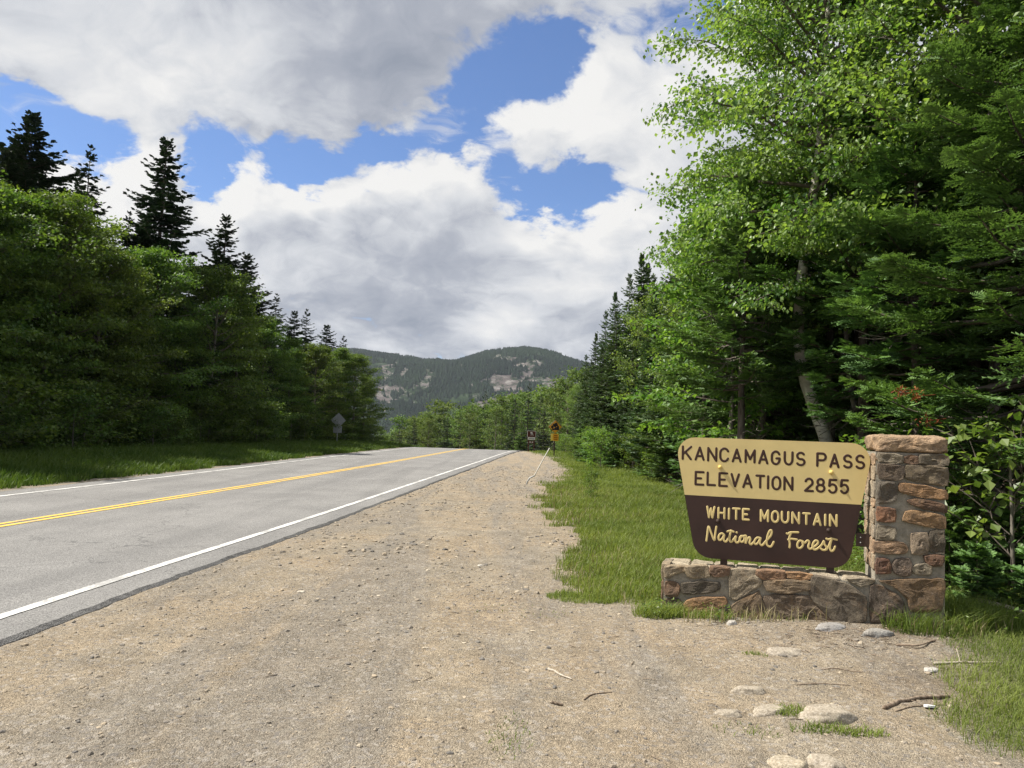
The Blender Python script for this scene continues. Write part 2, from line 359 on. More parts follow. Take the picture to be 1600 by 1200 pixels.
def stonemat(name):
    m, T, o = mat(name); tc = T.n('ShaderNodeTexCoord').outputs['Object']; oi = T.n('ShaderNodeObjectInfo')
    pos = T.v('ADD', tc, T.v('SCALE', T.n('ShaderNodeCombineXYZ', in_0=oi.outputs['Random']).outputs[0], scale=17.))
    n = T.noise(pos, 16, 12, .74, .0).outputs[0]; n2 = T.noise(pos, 60, 8, .8).outputs[0]; n3 = T.noise(pos, 6, 6, .65, .1).outputs[0]
    ca = T.n('ShaderNodeAttribute', attribute_type='OBJECT', attribute_name='tint').outputs['Color']
    c = T.mix(T.ss(n, .38, .66), T.mix(.6, ca, (.07, .055, .045)), ca)
    c = T.mix(T.m('MULTIPLY', T.ss(n3, .52, .66), .40), c, (.27, .165, .085))
    c = T.mix(T.m('MULTIPLY', T.ss(n2, .56, .66), .45), c, (.38, .35, .30))
    b = pbsdf(T, o, Base_Color=c, Roughness=.9); b.inputs['Specular IOR Level'].default_value = .25
    bump(T, b, T.m('ADD', n, T.m('MULTIPLY', n2, .6)), 1.0, .028); return m
M_stone = stonemat('field_stone')
M_mortar = plain('mortar', (.27, .243, .195), .95, .15, 0, .3, 14, .6)
M_cream = plain('cream_paint', (.62, .49, .215), .5, .35, 0, .09, 2.6, .06)
M_brown = plain('dark_brown_paint', (.036, .018, .014), .5, .35, 0, .3, 3, .08)
M_brownletter = plain('brown_letter_paint', (.045, .020, .013), .45, .35, 0, .1, 10, .05)
M_edge = plain('board_edge', (.50, .40, .20), .6)
M_darksteel = plain('dark_painted_steel', (.045, .028, .022), .5, .4)
M_bolt = plain('cream_bolt_paint', (.70, .52, .16), .35, .5)
M_galv = plain('weathered_aluminium', (.30, .31, .31), .55, .4, .35, .15, 12, .05)
M_signyellow = plain('yellow_sign_sheeting', (.72, .36, .012), .45, .5, 0, .08)
M_signlight = plain('bright_yellow_sheeting', (.85, .62, .10), .45, .5)
M_signblack = plain('black_sign_ink', (.015, .013, .014), .5)
M_signbrown = plain('brown_sign_sheeting', (.075, .018, .012), .5)
M_signwhite = plain('white_sign_sheeting', (.66, .64, .60), .5)
M_pole = plain('pale_fibreglass', (.62, .60, .55), .45, .4)
M_litter = plain('white_litter', (.80, .80, .80), .5)
M_pebble, T, o = mat('pebble'); v = attr(T, 'v')
cr = T.n('ShaderNodeValToRGB'); T.nt.links.new(v, cr.inputs[0]); e = cr.color_ramp.elements
e[0].color = (.10, .095, .09, 1); e[1].color = (.44, .38, .29, 1); q = e.new(.3); q.color = (.20, .175, .145, 1); q = e.new(.75); q.color = (.31, .25, .175, 1)
P = T.n('ShaderNodeNewGeometry').outputs['Position']; nn = T.noise(P, 160, 4, .7).outputs[0]
b = pbsdf(T, o, Base_Color=T.v('SCALE', cr.outputs[0], scale=T.lin(nn, .3, .7, .75, 1.2)), Roughness=.9); bump(T, b, nn, .5, .004)

# ------------------------------------------------------------ the lie of the land
def hfun(x, y):
    x = np.asarray(x, float); y = np.asarray(y, float)
    t = np.maximum(0, y - 58)
    h = -(t * t) / (t + 60) * .24
    h = np.maximum(h, -190 + 20 * np.sin(x * .003))
    h = h + .10 * np.exp(-((x - 3.75) ** 2 / 1.3 + (y - 6.75) ** 2 / .8))
    return h
RL = np.array([(-6, -4.75), (0, -4.25), (6, -3.87), (8.3, -3.66), (13.3, -3.22), (21.75, -2.6), (37.5, -1.42), (50, -.55), (58, .15), (66, 1.2), (76, 3.2), (90, 7.5), (110, 16), (140, 34)])
YL = np.array([(-6, -8.6), (0, -8.05), (10.8, -7.02), (19, -6.24), (32.3, -5.2), (45, -4.4), (58, -3.6), (66, -2.6), (76, -.6), (90, 3.8), (110, 12.4), (140, 30.5)])
LL = np.array([(-6, -11.0), (0, -10.6), (14.5, -9.45), (18.3, -9.22), (27, -8.86), (35, -8.55), (45, -8.0), (58, -7.2), (66, -6.2), (76, -4.2), (90, .2), (110, 8.8), (140, 27)])
def cf(tab):
    ys = tab[:, 0]; xs = tab[:, 1]
    def f(y):
        y = np.asarray(y, float); k = np.array([-2.4, -1.2, 0, 1.2, 2.4])
        return np.mean([np.interp(y + d, ys, xs) for d in k], axis=0)
    return f
fR, fY, fL = cf(RL), cf(YL), cf(LL)
redge = lambda y: fR(y) + .42 + .05 * (vnoise(y * 1.3, y * 0, 5) - .5) + .03 * (vnoise(y * 7, y * 0, 6) - .5)
ledge = lambda y: fL(y) - .62 + .12 * (vnoise(y * .8, y * 0, 7) - .5)
GX = np.array([(7.2, 1.45), (7.6, .63), (9.3, .85), (11.2, 1.05), (13.4, 1.0), (16, .86), (19.2, .9), (22, 1.2), (25, 1.7), (32.3, 2.45), (44, 2.7), (50.6, 2.3), (60, 1.5), (66, 2.0), (76, 4.2), (110, 18), (140, 36)])
GN = np.array([(-4, 4.5), (2, 3.0), (4.0, 2.66), (4.27, 2.52), (4.65, 2.58), (5.4, 3.04), (5.73, 3.42), (6.46, 3.7), (6.8, 3.55), (7.2, 3.3)])
def grass_edge(y):
    y = np.asarray(y, float)
    return np.where(y < 7.2, np.interp(y, GN[:, 0], GN[:, 1]), np.interp(y, GX[:, 0], GX[:, 1]))
def forest_edge(y):   # right-hand wood
    return np.interp(y, [-4, 5, 7, 8, 9.5, 11, 14, 18, 24, 33, 50, 60, 70, 90, 140], [6, 4.7, 4.35, 4.3, 4.5, 4.8, 5.0, 5.6, 5.7, 5.0, 4.6, 4.6, 6.5, 12, 45])
def left_wood(y):
    return np.interp(y, [0, 20, 27, 40, 50, 60, 66, 80, 140], [-17.5, -17, -17, -16, -14.5, -12.5, -11.5, -9, 5])

# ground sheet
def spaced(lo, hi, step, far, g):
    a = list(np.arange(lo, hi, step)); s = step
    while a[-1] < far: s *= g; a.append(a[-1] + s)
    b = [lo]; s = step
    while b[-1] > -far: s *= g; b.append(b[-1] - s)
    return np.array(b[1:][::-1] + a)
xs = spaced(-5.5, 5.5, .045, 7000, 1.05); ys = spaced(2.4, 12.0, .045, 7000, 1.045)
X, Y = np.meshgrid(xs, ys); nx, ny = len(xs), len(ys)
Z = hfun(X, Y)
near = sstep(60, 20, np.hypot(X, Y))
ruts = fbm(X * 1.1, Y * .35, 4, 3) - .5
Zn = (fbm(X * .5, Y * .5, 4, 1) - .5) * .09 + ruts * .06 + (fbm(X * 5, Y * 5, 4, 11) - .5) * .040 + (fbm(X * 17, Y * 17, 3, 12) - .5) * .012
shoulder = np.minimum(sstep(0, 1.6, X - redge(Y)), 1) + sstep(0, 1.6, ledge(Y) - X)
inside = (X < redge(Y)) & (X > ledge(Y))
Z = Z + Zn * near * np.where(inside, 0, np.clip(shoulder, 0.15, 1)) - np.where(inside, .10, .0)
Z = Z + (fbm(X * .02, Y * .02, 4, 21) - .5) * 8 * sstep(90, 400, np.hypot(X, Y))
jit = (fbm(X * 2.3, Y * 2.3, 4, 31) - .5) * 1.1 * np.clip(Y / 14, .45, 1.6)
gmask = sstep(-.25, .75, X - grass_edge(Y) + jit)
gmask = np.maximum(gmask, sstep(.1, .5, (ledge(Y) - .35) - X + jit * .7))
gmask = np.maximum(gmask, sstep(150, 200, Y))
wallstrip = (Y > 7.05 - .29 * (X - 1.4) - .05) & (Y < 7.6) & (X > 1.3)
litter = np.maximum(sstep(-.5, .8, X - forest_edge(Y) + jit), sstep(-.5, 1., left_wood(Y) - X + jit))
litter = np.maximum(litter, .55 * np.exp(-((X - 3.1) ** 2 / .35 + (Y - 6.45) ** 2 / .12)) * (fbm(X * 6, Y * 6, 3, 41) * 1.6))
litter = np.maximum(litter, .45 * np.exp(-((X - 2.9) ** 2 / .25 + (Y - 5.2) ** 2 / .25)) * (fbm(X * 6, Y * 6, 3, 42) * 1.6))
idx = np.arange(nx * ny).reshape(ny, nx)
Fq = np.stack([idx[:-1, :-1], idx[:-1, 1:], idx[1:, 1:], idx[1:, :-1]], -1).reshape(-1, 4)
me = mesh('ground', np.stack([X, Y, Z], -1), [Fq], M_ground, {'grass': gmask.ravel(), 'litter': np.clip(litter, 0, 1).ravel()}, smooth=True)
link('ground', me, kind='structure')
from bisect import bisect
def zg(x, y):
    """height of the ground sheet at points, by bilinear lookup"""
    x = np.atleast_1d(np.asarray(x, float)); y = np.atleast_1d(np.asarray(y, float))
    i = np.clip(np.searchsorted(xs, x) - 1, 0, nx - 2); j = np.clip(np.searchsorted(ys, y) - 1, 0, ny - 2)
    fx = (x - xs[i]) / (xs[i + 1] - xs[i]); fy = (y - ys[j]) / (ys[j + 1] - ys[j])
    return Z[j, i] * (1 - fx) * (1 - fy) + Z[j, i + 1] * fx * (1 - fy) + Z[j + 1, i] * (1 - fx) * fy + Z[j + 1, i + 1] * fx * fy
def z1(x, y): return float(zg(x, y)[0])

# road
yr = np.concatenate([np.arange(-6, 14, .06), np.arange(14, 60, .25), np.arange(60, 140, 1.)])
def strip(f0, f1, z, n=2, skip=None):
    t = np.linspace(0, 1, n)[None]; a, b_ = f0(yr)[:, None], f1(yr)[:, None]
    x = a + (b_ - a) * t; y = np.broadcast_to(yr[:, None], x.shape); zz = hfun(0 * x - 5, y) + z
    i = np.arange(x.size).reshape(x.shape); q = np.stack([i[:-1, :-1], i[:-1, 1:], i[1:, 1:], i[1:, :-1]], -1)
    if skip is not None: q = q[skip(yr[:-1])]
    return np.stack([x, y, zz], -1).reshape(-1, 3), q.reshape(-1, 4), i
V, q, ii = strip(ledge, redge, .035, 12)
V2 = V.copy(); n0 = len(V)
er = ii[:, -1]; el = ii[:, 0]
sk = V[er] + np.array([.035, 0, -.03]) + np.stack([rng.normal(0, .0025, len(er)), 0 * er, rng.normal(0, .0015, len(er))], 1); sk2 = sk + np.array([.015, 0, -.09])
sl_ = V[el] + np.array([-.05, 0, -.04]); sl2 = sl_ + np.array([-.02, 0, -.06])
V = np.vstack([V, sk, sk2, sl_, sl2]); m = len(er); k0, k1, k2, k3 = n0 + np.arange(m), n0 + m + np.arange(m), n0 + 2 * m + np.arange(m), n0 + 3 * m + np.arange(m)
sq = lambda a, b: np.stack([a[:-1], b[:-1], b[1:], a[1:]], 1)
link('road', mesh('road', V, [np.vstack([q, sq(er, k0), sq(k0, k1), sq(k2, el), sq(k3, k2)])], M_asphalt), kind='structure')
def marking(name, f, w, m_, z=.041):
    V, q, _ = strip(lambda y: f(y) - w / 2 + .006 * (vnoise(y * 9, y * 0, 8) - .5), lambda y: f(y) + w / 2 + .006 * (vnoise(y * 9, y * 0, 9) - .5), z)
    link(name, mesh(name, V, [q], m_), kind='structure')
marking('white_edge_line', fR, .105, M_white)
marking('white_edge_line', fL, .11, M_white)
marking('yellow_centre_line', lambda y: fY(y) - .095, .10, M_yellow)
marking('yellow_centre_line', lambda y: fY(y) + .095, .10, M_yellow)

# gravel strip of broken asphalt and grit left of the road
# ------------------------------------------------------------ mountain
mx_ = np.arange(-3400, 3000, 16.); my_ = np.arange(900, 4200, 18.)
X2, Y2 = np.meshgrid(mx_, my_)
prof = np.array([(-3400, 170), (-2400, 230), (-1700, 205), (-1250, 250), (-950, 262), (-760, 262), (-600, 268), (-480, 265), (-400, 252), (-250, 241), (-190, 243), (-110, 275), (-30, 300), (50, 312), (120, 303), (200, 276), (270, 246), (400, 205), (700, 180), (1200, 240), (1800, 200), (3000, 160)])
ridge_y = 2700 + 180 * np.sin(X2 * .0017 + 1)
top = np.mean([np.interp(X2 + d, prof[:, 0], prof[:, 1]) for d in (-40, -20, 0, 20, 40)], axis=0) * (2700 / 2900)
s_ = (Y2 - 1150) / (ridge_y - 1150)
shape = np.where(s_ < 1, np.sin(np.clip(s_, 0, 1) * np.pi / 2) ** 1.25, np.exp(-((s_ - 1) * 1.5) ** 2))
Z2 = -230 + (top + 230) * shape
env = np.clip(1 - np.abs(s_ - .55) * 1.6, 0, 1)
Z2 += (fbm(X2 * .0035, Y2 * .0025, 5, 51) - .5) * 130 * env + (fbm(X2 * .02, Y2 * .02, 4, 52) - .5) * 16 * np.clip(env * 3, .35, 1)
rockm = fbm(X2 * .0065 + .25 * fbm(X2 * .02, Y2 * .02, 3, 66), Y2 * .0035, 5, 61, .6)
band = np.exp(-((s_ - .62) / .26) ** 2)
rk = .52 * sstep(.46, .70, rockm * .75 + .20 * band + .06 * np.exp(-(((X2 - 60) / 190) ** 2 + ((s_ - .72) / .16) ** 2)))
rk = rk * sstep(.02, .2, band) * (s_ < .93)
gr_ = np.gradient(Z2, axis=0)
M_mount, T, o = mat('mountain_ground'); P = T.n('ShaderNodeNewGeometry').outputs['Position']; rka = attr(T, 'rock')
n = T.noise(P, .045, 9, .78, .4).outputs[0]; nb = T.noise(P, .03, 5, .6).outputs[0]
rockc = T.mix(T.ss(n, .4, .62), (.07, .06, .055), T.mix(T.ss(nb, .45, .6), (.125, .11, .105), (.23, .215, .20)))
grn = T.mix(T.ss(n, .4, .6), (.018, .032, .016), (.035, .055, .026))
rf = T.ss(T.m('ADD', rka, T.m('MULTIPLY', T.m('SUBTRACT', n, .5), 2.6)), .30, .42)
b = pbsdf(T, o, Base_Color=T.mix(rf, grn, rockc), Roughness=1.0); b.inputs['Specular IOR Level'].default_value = 0.
bump(T, b, n, .8, 8.)
i2 = np.arange(X2.size).reshape(X2.shape); q = np.stack([i2[:-1, :-1], i2[:-1, 1:], i2[1:, 1:], i2[1:, :-1]], -1).reshape(-1, 4)
link('mountain', mesh('mountain', np.stack([X2, Y2, Z2], -1), [q], M_mount, {'rock': rk.ravel()}, smooth=True), kind='structure')
# forest on the mountain
nT = 100000
tx = rng.uniform(-1150, 620, nT); ts = rng.uniform(.10, 1.03, nT) ** .9
ty = 1150 + ts * (2700 + 180 * np.sin(tx * .0017 + 1) - 1150)
def bil(A, x, y):
    fx = (x - mx_[0]) / 16.; fy = (y - my_[0]) / 18.; i = fx.astype(int); j = fy.astype(int); fx -= i; fy -= j
    return A[j, i] * (1 - fx) * (1 - fy) + A[j, i + 1] * fx * (1 - fy) + A[j + 1, i] * (1 - fx) * fy + A[j + 1, i + 1] * fx * fy
rr = bil(rk, tx, ty) + (fbm(tx * .022, ty * .012, 5, 77, .7) - .5) * 3.0
keep = rr < .36; tx, ty = tx[keep], ty[keep]; tz = bil(Z2, tx, ty); nt_ = len(tx)
hh = rng.uniform(7, 15, nt_); ww = hh * rng.uniform(.24, .46, nt_); a0 = rng.uniform(0, 6.28, nt_)
Vt = np.zeros((nt_, 5, 3)); Vt[:, 0] = np.stack([tx, ty, tz + hh], 1)
for k in range(4):
    Vt[:, k + 1] = np.stack([tx + ww * np.cos(a0 + k * 1.571), ty + ww * np.sin(a0 + k * 1.571), tz - 1 + rng.uniform(0, 3, nt_)], 1)
bs = np.arange(nt_)[:, None] * 5
Ft = np.concatenate([bs + np.array([[0, 1 + k, 1 + (k + 1) % 4]]) for k in range(4)])
vt = np.clip(rng.random(nt_) * .5 + fbm(tx * .008, ty * .008, 3, 78) * 1.2 - .35, 0, 1)
M_mtree = leafmat('mountain_trees', (.008, .019, .013), (.028, .048, .024), 0, .9, .05)
link('mountain_forest', mesh('mountain_forest', Vt, [Ft], M_mtree, {'v': np.tile(vt, 4)}), kind='stuff', label='distant dark green conifer forest covering the mountain', cat='forest')

# ------------------------------------------------------------ plant generators
def nrm(a): return a / (np.linalg.norm(a, axis=-1, keepdims=True) + 1e-9)
def diamonds(B, P, D, N, L, W, a, fold=.25, mid=.45):
    """a folded leaf-like blade per row: 2 triangles"""
    S = nrm(np.cross(D, N)); N = nrm(np.cross(S, D)); n = len(P)
    L = np.broadcast_to(L, (n,))[:, None]; W = np.broadcast_to(W, (n,))[:, None]
    V = np.stack([P, P + D * L * mid + S * W / 2 + N * W * fold, P + D * L, P + D * L * mid - S * W / 2 + N * W * fold], 1)
    b0 = np.arange(n)[:, None] * 4
    B.add(V, tri=np.concatenate([b0 + [0, 1, 2], b0 + [0, 2, 3]]), a=np.tile(np.broadcast_to(a, (n,)), 2))
def combs(B, P, D, N, L, W, a, k=4):
    """a needle-covered shoot: k saw teeth on either side and a tip"""
    S = nrm(np.cross(D, N)); N = nrm(np.cross(S, D)); n = len(P); L = np.broadcast_to(L, (n,))[:, None]; W = np.broadcast_to(W, (n,))[:, None]
    V = [P, P + D * L]; tr = []
    for i in range(k):
        s0, s1 = i / k, (i + 1.15) / k
        for sg in (-1, 1):
            j = len(V); V += [P + D * L * s0, P + D * L * min(1, s0 + .8 / k), P + D * L * (s0 + .95 / k) + S * sg * W * (.62 - .25 * i / k) + N * W * (.12 + .1 * rng.random((n, 1)))]
            tr.append([j, j + 1, j + 2])
    tr.append([0, 1, 4]); V = np.stack(V, 1); m = V.shape[1]; b0 = np.arange(n)[:, None] * m
    B.add(V, tri=np.concatenate([b0 + t for t in tr]), a=np.tile(np.broadcast_to(a, (n,)), len(tr)))

def conifer(seed, H, Rm, clear=.06, spacing=.32, per=6, tw=.12, mode='mid', trunk_r=.13, up=.35, low=-.12, droop=.18, bare=True, sparse=0., lwid=1.0, tilt=0.):
    """returns (trunk buffer, crown buffer, bare-branch buffer)"""
    g = np.random.default_rng(seed); TB, CB, DB = Buf(), Buf(), Buf()
    zz = np.linspace(0, H, 14); wob = np.cumsum(g.normal(0, .012 * H / 10, (14, 2)), 0); wob -= wob[0]
    tp = np.column_stack([wob[:, 0] + tilt * zz, wob[:, 1], zz]); tube(TB, tp, np.maximum(trunk_r * (1 - zz / H * .97), .006), 8)
    def tr(z): return np.array([np.interp(z, zz, tp[:, 0]), np.interp(z, zz, tp[:, 1]), z])
    z = clear * H; Ps, Ds, Ns, Ls, As, Gs = [], [], [], [], [], []
    az = g.uniform(0, 6)
    while z < H - .12:
        t = z / H; n = max(3, int(per * (1 - .35 * t) + g.integers(-1, 2)))
        az += g.uniform(.3, 1.)
        for b in range(n):
            if g.random() < sparse: continue
            t2 = min(.995, t + g.uniform(-.6, .6) * spacing / H)
            L = Rm * min(1, (1 - t2) * 1.18 + .02) ** .82 * g.uniform(.62, 1.1)
            L *= .72 + .28 * min(1, (t2 - clear) / .12) if t2 > clear else .7
            if L < .1: L = .1
            a_ = az + b * 6.283 / n + g.uniform(-.25, .25); e_ = low + (up - low) * t2 ** 1.4 + g.normal(0, .06)
            if t2 > .93: e_ += .5
            h = np.array([math.cos(a_), math.sin(a_), 0]); s = np.linspace(0, 1, 5)
            st = tr(t2 * H)
            pts = st + h * (L * s * math.cos(e_))[:, None] + np.array([0, 0, 1.]) * (L * (math.sin(e_) * s - droop * (s - s ** 2.2) * 1.6 + droop * .35 * s ** 3))[:, None]
            tube(TB, pts, np.maximum(.022 * L * (1 - s * .9), .003), 4, cap=False)
            side = np.array([-h[1], h[0], 0.])
            nt = max(3, int(L / tw)); ss = np.linspace(.10 if mode != 'near' else .2, .98, nt) + g.uniform(-.02, .02, nt); ss = np.clip(ss, .05, 1)
            if L > 1.0 and mode == 'near': ss = ss[ss > .25]
            bp = np.stack([np.interp(ss, s, pts[:, k]) for k in range(3)], 1)
            bt = nrm(np.stack([np.interp(ss, s, np.gradient(pts[:, k])) for k in range(3)], 1))
            tl = (.46 * L * (1 - ss) ** .75 + .09 + .05 * L) * g.uniform(.7, 1.15, len(ss)); tl = np.minimum(tl, .75)
            for sg in (-1, 1):
                an = g.uniform(.7, 1.05, len(ss))[:, None]
                d = nrm(bt * np.cos(an) + side * sg * np.sin(an) + np.array([0, 0, 1.]) * g.uniform(-.22, .10, (len(ss), 1)))
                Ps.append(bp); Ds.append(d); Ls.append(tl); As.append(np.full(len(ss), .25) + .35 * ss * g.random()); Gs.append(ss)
            Ps.append(pts[-1:] - bt[-1:] * .1); Ds.append(bt[-1:]); Ls.append(np.array([.22])); As.append(np.array([.6])); Gs.append(np.array([1.]))
        z += spacing * (1 - .45 * t) * g.uniform(.8, 1.2)
    P, D, L, A, G = map(np.concatenate, (Ps, Ds, Ls, As, Gs)); n = len(P)
    N = nrm(np.array([0, 0, 1.]) + g.normal(0, .28, (n, 3)))
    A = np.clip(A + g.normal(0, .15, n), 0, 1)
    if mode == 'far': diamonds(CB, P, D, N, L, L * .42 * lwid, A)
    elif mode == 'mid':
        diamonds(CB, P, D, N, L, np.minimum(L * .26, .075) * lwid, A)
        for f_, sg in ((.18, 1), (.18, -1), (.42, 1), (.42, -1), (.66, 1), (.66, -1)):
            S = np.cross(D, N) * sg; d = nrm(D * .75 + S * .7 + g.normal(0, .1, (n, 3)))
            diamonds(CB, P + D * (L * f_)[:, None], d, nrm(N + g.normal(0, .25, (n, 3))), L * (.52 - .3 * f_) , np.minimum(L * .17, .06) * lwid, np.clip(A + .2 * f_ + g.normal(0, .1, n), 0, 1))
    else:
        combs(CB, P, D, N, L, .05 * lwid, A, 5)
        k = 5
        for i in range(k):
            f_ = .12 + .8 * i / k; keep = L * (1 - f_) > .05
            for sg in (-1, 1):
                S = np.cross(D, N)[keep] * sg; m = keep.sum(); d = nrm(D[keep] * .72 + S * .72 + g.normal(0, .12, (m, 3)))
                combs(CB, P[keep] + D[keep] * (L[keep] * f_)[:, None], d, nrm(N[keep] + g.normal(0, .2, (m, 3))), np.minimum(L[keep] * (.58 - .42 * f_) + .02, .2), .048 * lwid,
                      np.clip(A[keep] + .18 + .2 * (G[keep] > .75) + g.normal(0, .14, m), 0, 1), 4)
    if bare:   # dead bare branches under the crown
        for i in range(int(10 + 26 * clear * H / 3)):
            z = g.uniform(.25, max(.6, clear * H * 1.5)); a_ = g.uniform(0, 6.28); L = g.uniform(.3, .8) * min(1.8, Rm * .6)
            h = np.array([math.cos(a_), math.sin(a_), g.uniform(-.35, .15)]); s = np.linspace(0, 1, 4)[:, None]
            pts = tr(z) + h * L * s + np.array([0, 0, -.15]) * L * s ** 2 + np.vstack([[0, 0, 0], g.normal(0, .04, (3, 3))])
            tube(DB, pts, np.array([.012, .009, .006, .003]) * (1 + L * .3), 4, cap=False)
            for _ in range(4):
                f_ = g.uniform(.35, .95); p0 = tr(z) + h * L * f_; d = nrm(h + g.normal(0, .6, 3)) * g.uniform(.15, .4)
                tube(DB, [p0, p0 + d * .5 + [0, 0, -.02], p0 + d], [.005, .004, .002], 3, cap=False)
    return TB, CB, DB

def broadleaf(seed, H, Rm, clear=.3, nl=26, nsub=9, K=16, leaf=.06, spread=.14, flat=.5, hang=.3, trunk_r=.09, path=None, aspect=.75, elev=(.25, .95), lift=.0, env='oval', jit=.35):
    g = np.random.default_rng(seed); TB, CB, LB = Buf(), Buf(), Buf()
    if path is None:
        zz = np.linspace(0, H, 9); w = np.cumsum(g.normal(0, .02 * H / 6, (9, 2)), 0); w -= w[0]; path = np.column_stack([w, zz])
    path = np.asarray(path, float); u = np.concatenate([[0], np.cumsum(np.linalg.norm(np.diff(path, axis=0), axis=1))]); u /= u[-1]
    uu = np.linspace(0, 1, 24); tp = np.stack([np.interp(uu, u, path[:, k]) for k in range(3)], 1)
    for _ in range(2): tp[1:-1] = (tp[:-2] + 2 * tp[1:-1] + tp[2:]) / 4
    tube(TB, tp, np.maximum(trunk_r * (1 - uu) ** .8 + .008, .008) * (1 + .5 * np.exp(-uu * 40)), 9)
    SP, SD, SL, SG = [], [], [], []
    az = g.uniform(0, 6)
    for i in range(nl):
        t = clear + (1 - clear) * ((i + .5) / nl) * .97; az += 2.4 + g.uniform(-.4, .4); tt = (t - clear) / (1 - clear)
        if env == 'oval': ev = .45 + .62 * math.sin(math.pi * min(1, tt * .9 + .12))
        elif env == 'cone': ev = 1.08 - .85 * tt
        else: ev = .75 + .35 * math.sin(math.pi * tt)
        L = Rm * ev * g.uniform(.75, 1.12) * (1 if tt < .85 else .7); el = elev[0] + (elev[1] - elev[0]) * tt + g.normal(0, .12)
        p0 = np.array([np.interp(t, uu, tp[:, k]) for k in range(3)]); h = np.array([math.cos(az), math.sin(az), 0])
        s = np.linspace(0, 1, 6); bend = g.normal(0, .12)
        pts = p0 + h * (L * s * math.cos(el))[:, None] + np.array([-h[1], h[0], 0]) * (bend * L * s ** 2)[:, None] + np.array([0, 0, 1.]) * (L * (math.sin(el) * s - lift * s ** 2))[:, None] + np.vstack([[0, 0, 0], g.normal(0, .03 * L, (5, 3))])
        tube(LB, pts, np.maximum(trunk_r * .34 * (1 - .85 * s) * min(1, L / 1.5), .004), 5, cap=False)
        for j in range(nsub):
            f_ = .22 + .78 * (j + g.random()) / nsub; b0 = np.array([np.interp(f_, s, pts[:, k]) for k in range(3)])
            bd = nrm(np.array([np.interp(f_, s, np.gradient(pts[:, k])) for k in range(3)])); sg = 1 if j % 2 else -1
            S = nrm(np.cross(bd, [0, 0, 1.])) * sg; an = g.uniform(.45, 1.1)
            d = nrm(bd * math.cos(an) + S * math.sin(an) + np.array([0, 0, g.uniform(-.25, .45) - lift * .6]) + g.normal(0, .15, 3)); l_ = L * (.42 * (1.15 - f_)) * g.uniform(.6, 1.2) + .18
            p1 = b0 + d * l_ * .5; p2 = b0 + d * l_ + np.array([0, 0, -.12 * hang * l_])
            tube(LB, [b0, p1, p2], [.007, .0045, .0022], 3, cap=False)
            SP.append(b0); SD.append(p2 - b0); SG.append(.05 + .85 * g.random())
    SP, SD, SG = map(np.array, (SP, SD, SG)); n = len(SP)
    f_ = g.uniform(.12, 1.06, (n, K)); P = SP[:, None] + SD[:, None] * f_[..., None]
    off = g.normal(0, 1, (n, K, 3)) * spread; off[..., 2] *= jit; P = (P + off).reshape(-1, 3)
    m = len(P); D = nrm(np.repeat(nrm(SD), K, 0) * .6 + g.normal(0, .7, (m, 3)) + np.array([0, 0, -1.]) * hang * 1.6)
    N = nrm(np.array([0, 0, 1.]) * flat * 2 + g.normal(0, .6, (m, 3)))
    A = np.clip(np.repeat(SG, K) + g.normal(0, .22, m), 0, 1); Lf = leaf * g.uniform(.65, 1.25, m)
    diamonds(CB, P, D, N, Lf, Lf * aspect, A, .12, .42)
    return TB, CB, LB

# ------------------------------------------------------------ tree prototypes (mesh data shared by the copies)
PR = {}
SPRUCE_WIDE = 1.2
def proto_con(key, mt, seed, H, **k):
    TB, CB, DB = conifer(seed, H, **k)
    PR[key] = (H, [('trunk', TB.mesh(key + '_trunk', M_bark, True)), ('crown', CB.mesh(key + '_crown', mt))] + ([('bare_branches', DB.mesh(key + '_bare', M_greybark))] if DB.n else []), Buf)
def proto_leaf(key, mt, bark, seed, H, **k):
    TB, CB, LB = broadleaf(seed, H, **k)
    PR[key] = (H, [('trunk', TB.mesh(key + '_trunk', bark, True)), ('branches', LB.mesh(key + '_branches', M_limb)), ('crown', CB.mesh(key + '_crown', mt))], Buf)
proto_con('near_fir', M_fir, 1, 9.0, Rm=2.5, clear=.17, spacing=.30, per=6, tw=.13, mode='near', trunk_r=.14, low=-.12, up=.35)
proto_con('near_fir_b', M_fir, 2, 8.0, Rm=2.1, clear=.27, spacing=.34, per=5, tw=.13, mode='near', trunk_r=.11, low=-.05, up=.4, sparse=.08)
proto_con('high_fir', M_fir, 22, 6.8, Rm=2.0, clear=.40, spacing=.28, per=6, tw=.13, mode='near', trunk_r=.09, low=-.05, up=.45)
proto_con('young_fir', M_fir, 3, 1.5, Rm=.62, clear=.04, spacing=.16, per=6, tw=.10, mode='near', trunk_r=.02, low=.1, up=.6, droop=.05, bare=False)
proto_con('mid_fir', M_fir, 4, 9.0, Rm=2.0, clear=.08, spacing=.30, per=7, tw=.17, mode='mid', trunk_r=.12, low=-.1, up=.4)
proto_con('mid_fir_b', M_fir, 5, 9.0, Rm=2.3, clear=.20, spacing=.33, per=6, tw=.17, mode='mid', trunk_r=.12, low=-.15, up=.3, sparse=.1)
M_darkfir = leafmat('dark_fir_needles', (.022, .052, .022), (.100, .155, .055), .18, .5, .3)
proto_con('point_fir', M_darkfir, 41, 10.0, Rm=1.75, clear=.10, spacing=.26, per=8, tw=.16, mode='mid', trunk_r=.12, low=-.12, up=.45, lwid=1.3)
proto_con('point_fir_b', M_darkfir, 42, 10.0, Rm=2.0, clear=.14, spacing=.30, per=7, tw=.16, mode='mid', trunk_r=.12, low=-.2, up=.4, lwid=1.3, sparse=.05)
proto_con('spire_spruce', M_spruce, 6, 16.0, Rm=3.9, clear=.10, spacing=.42, per=6, tw=.20, mode='mid', trunk_r=.20, low=-.22, up=.35, droop=.22, sparse=.08, lwid=2.6, bare=False)
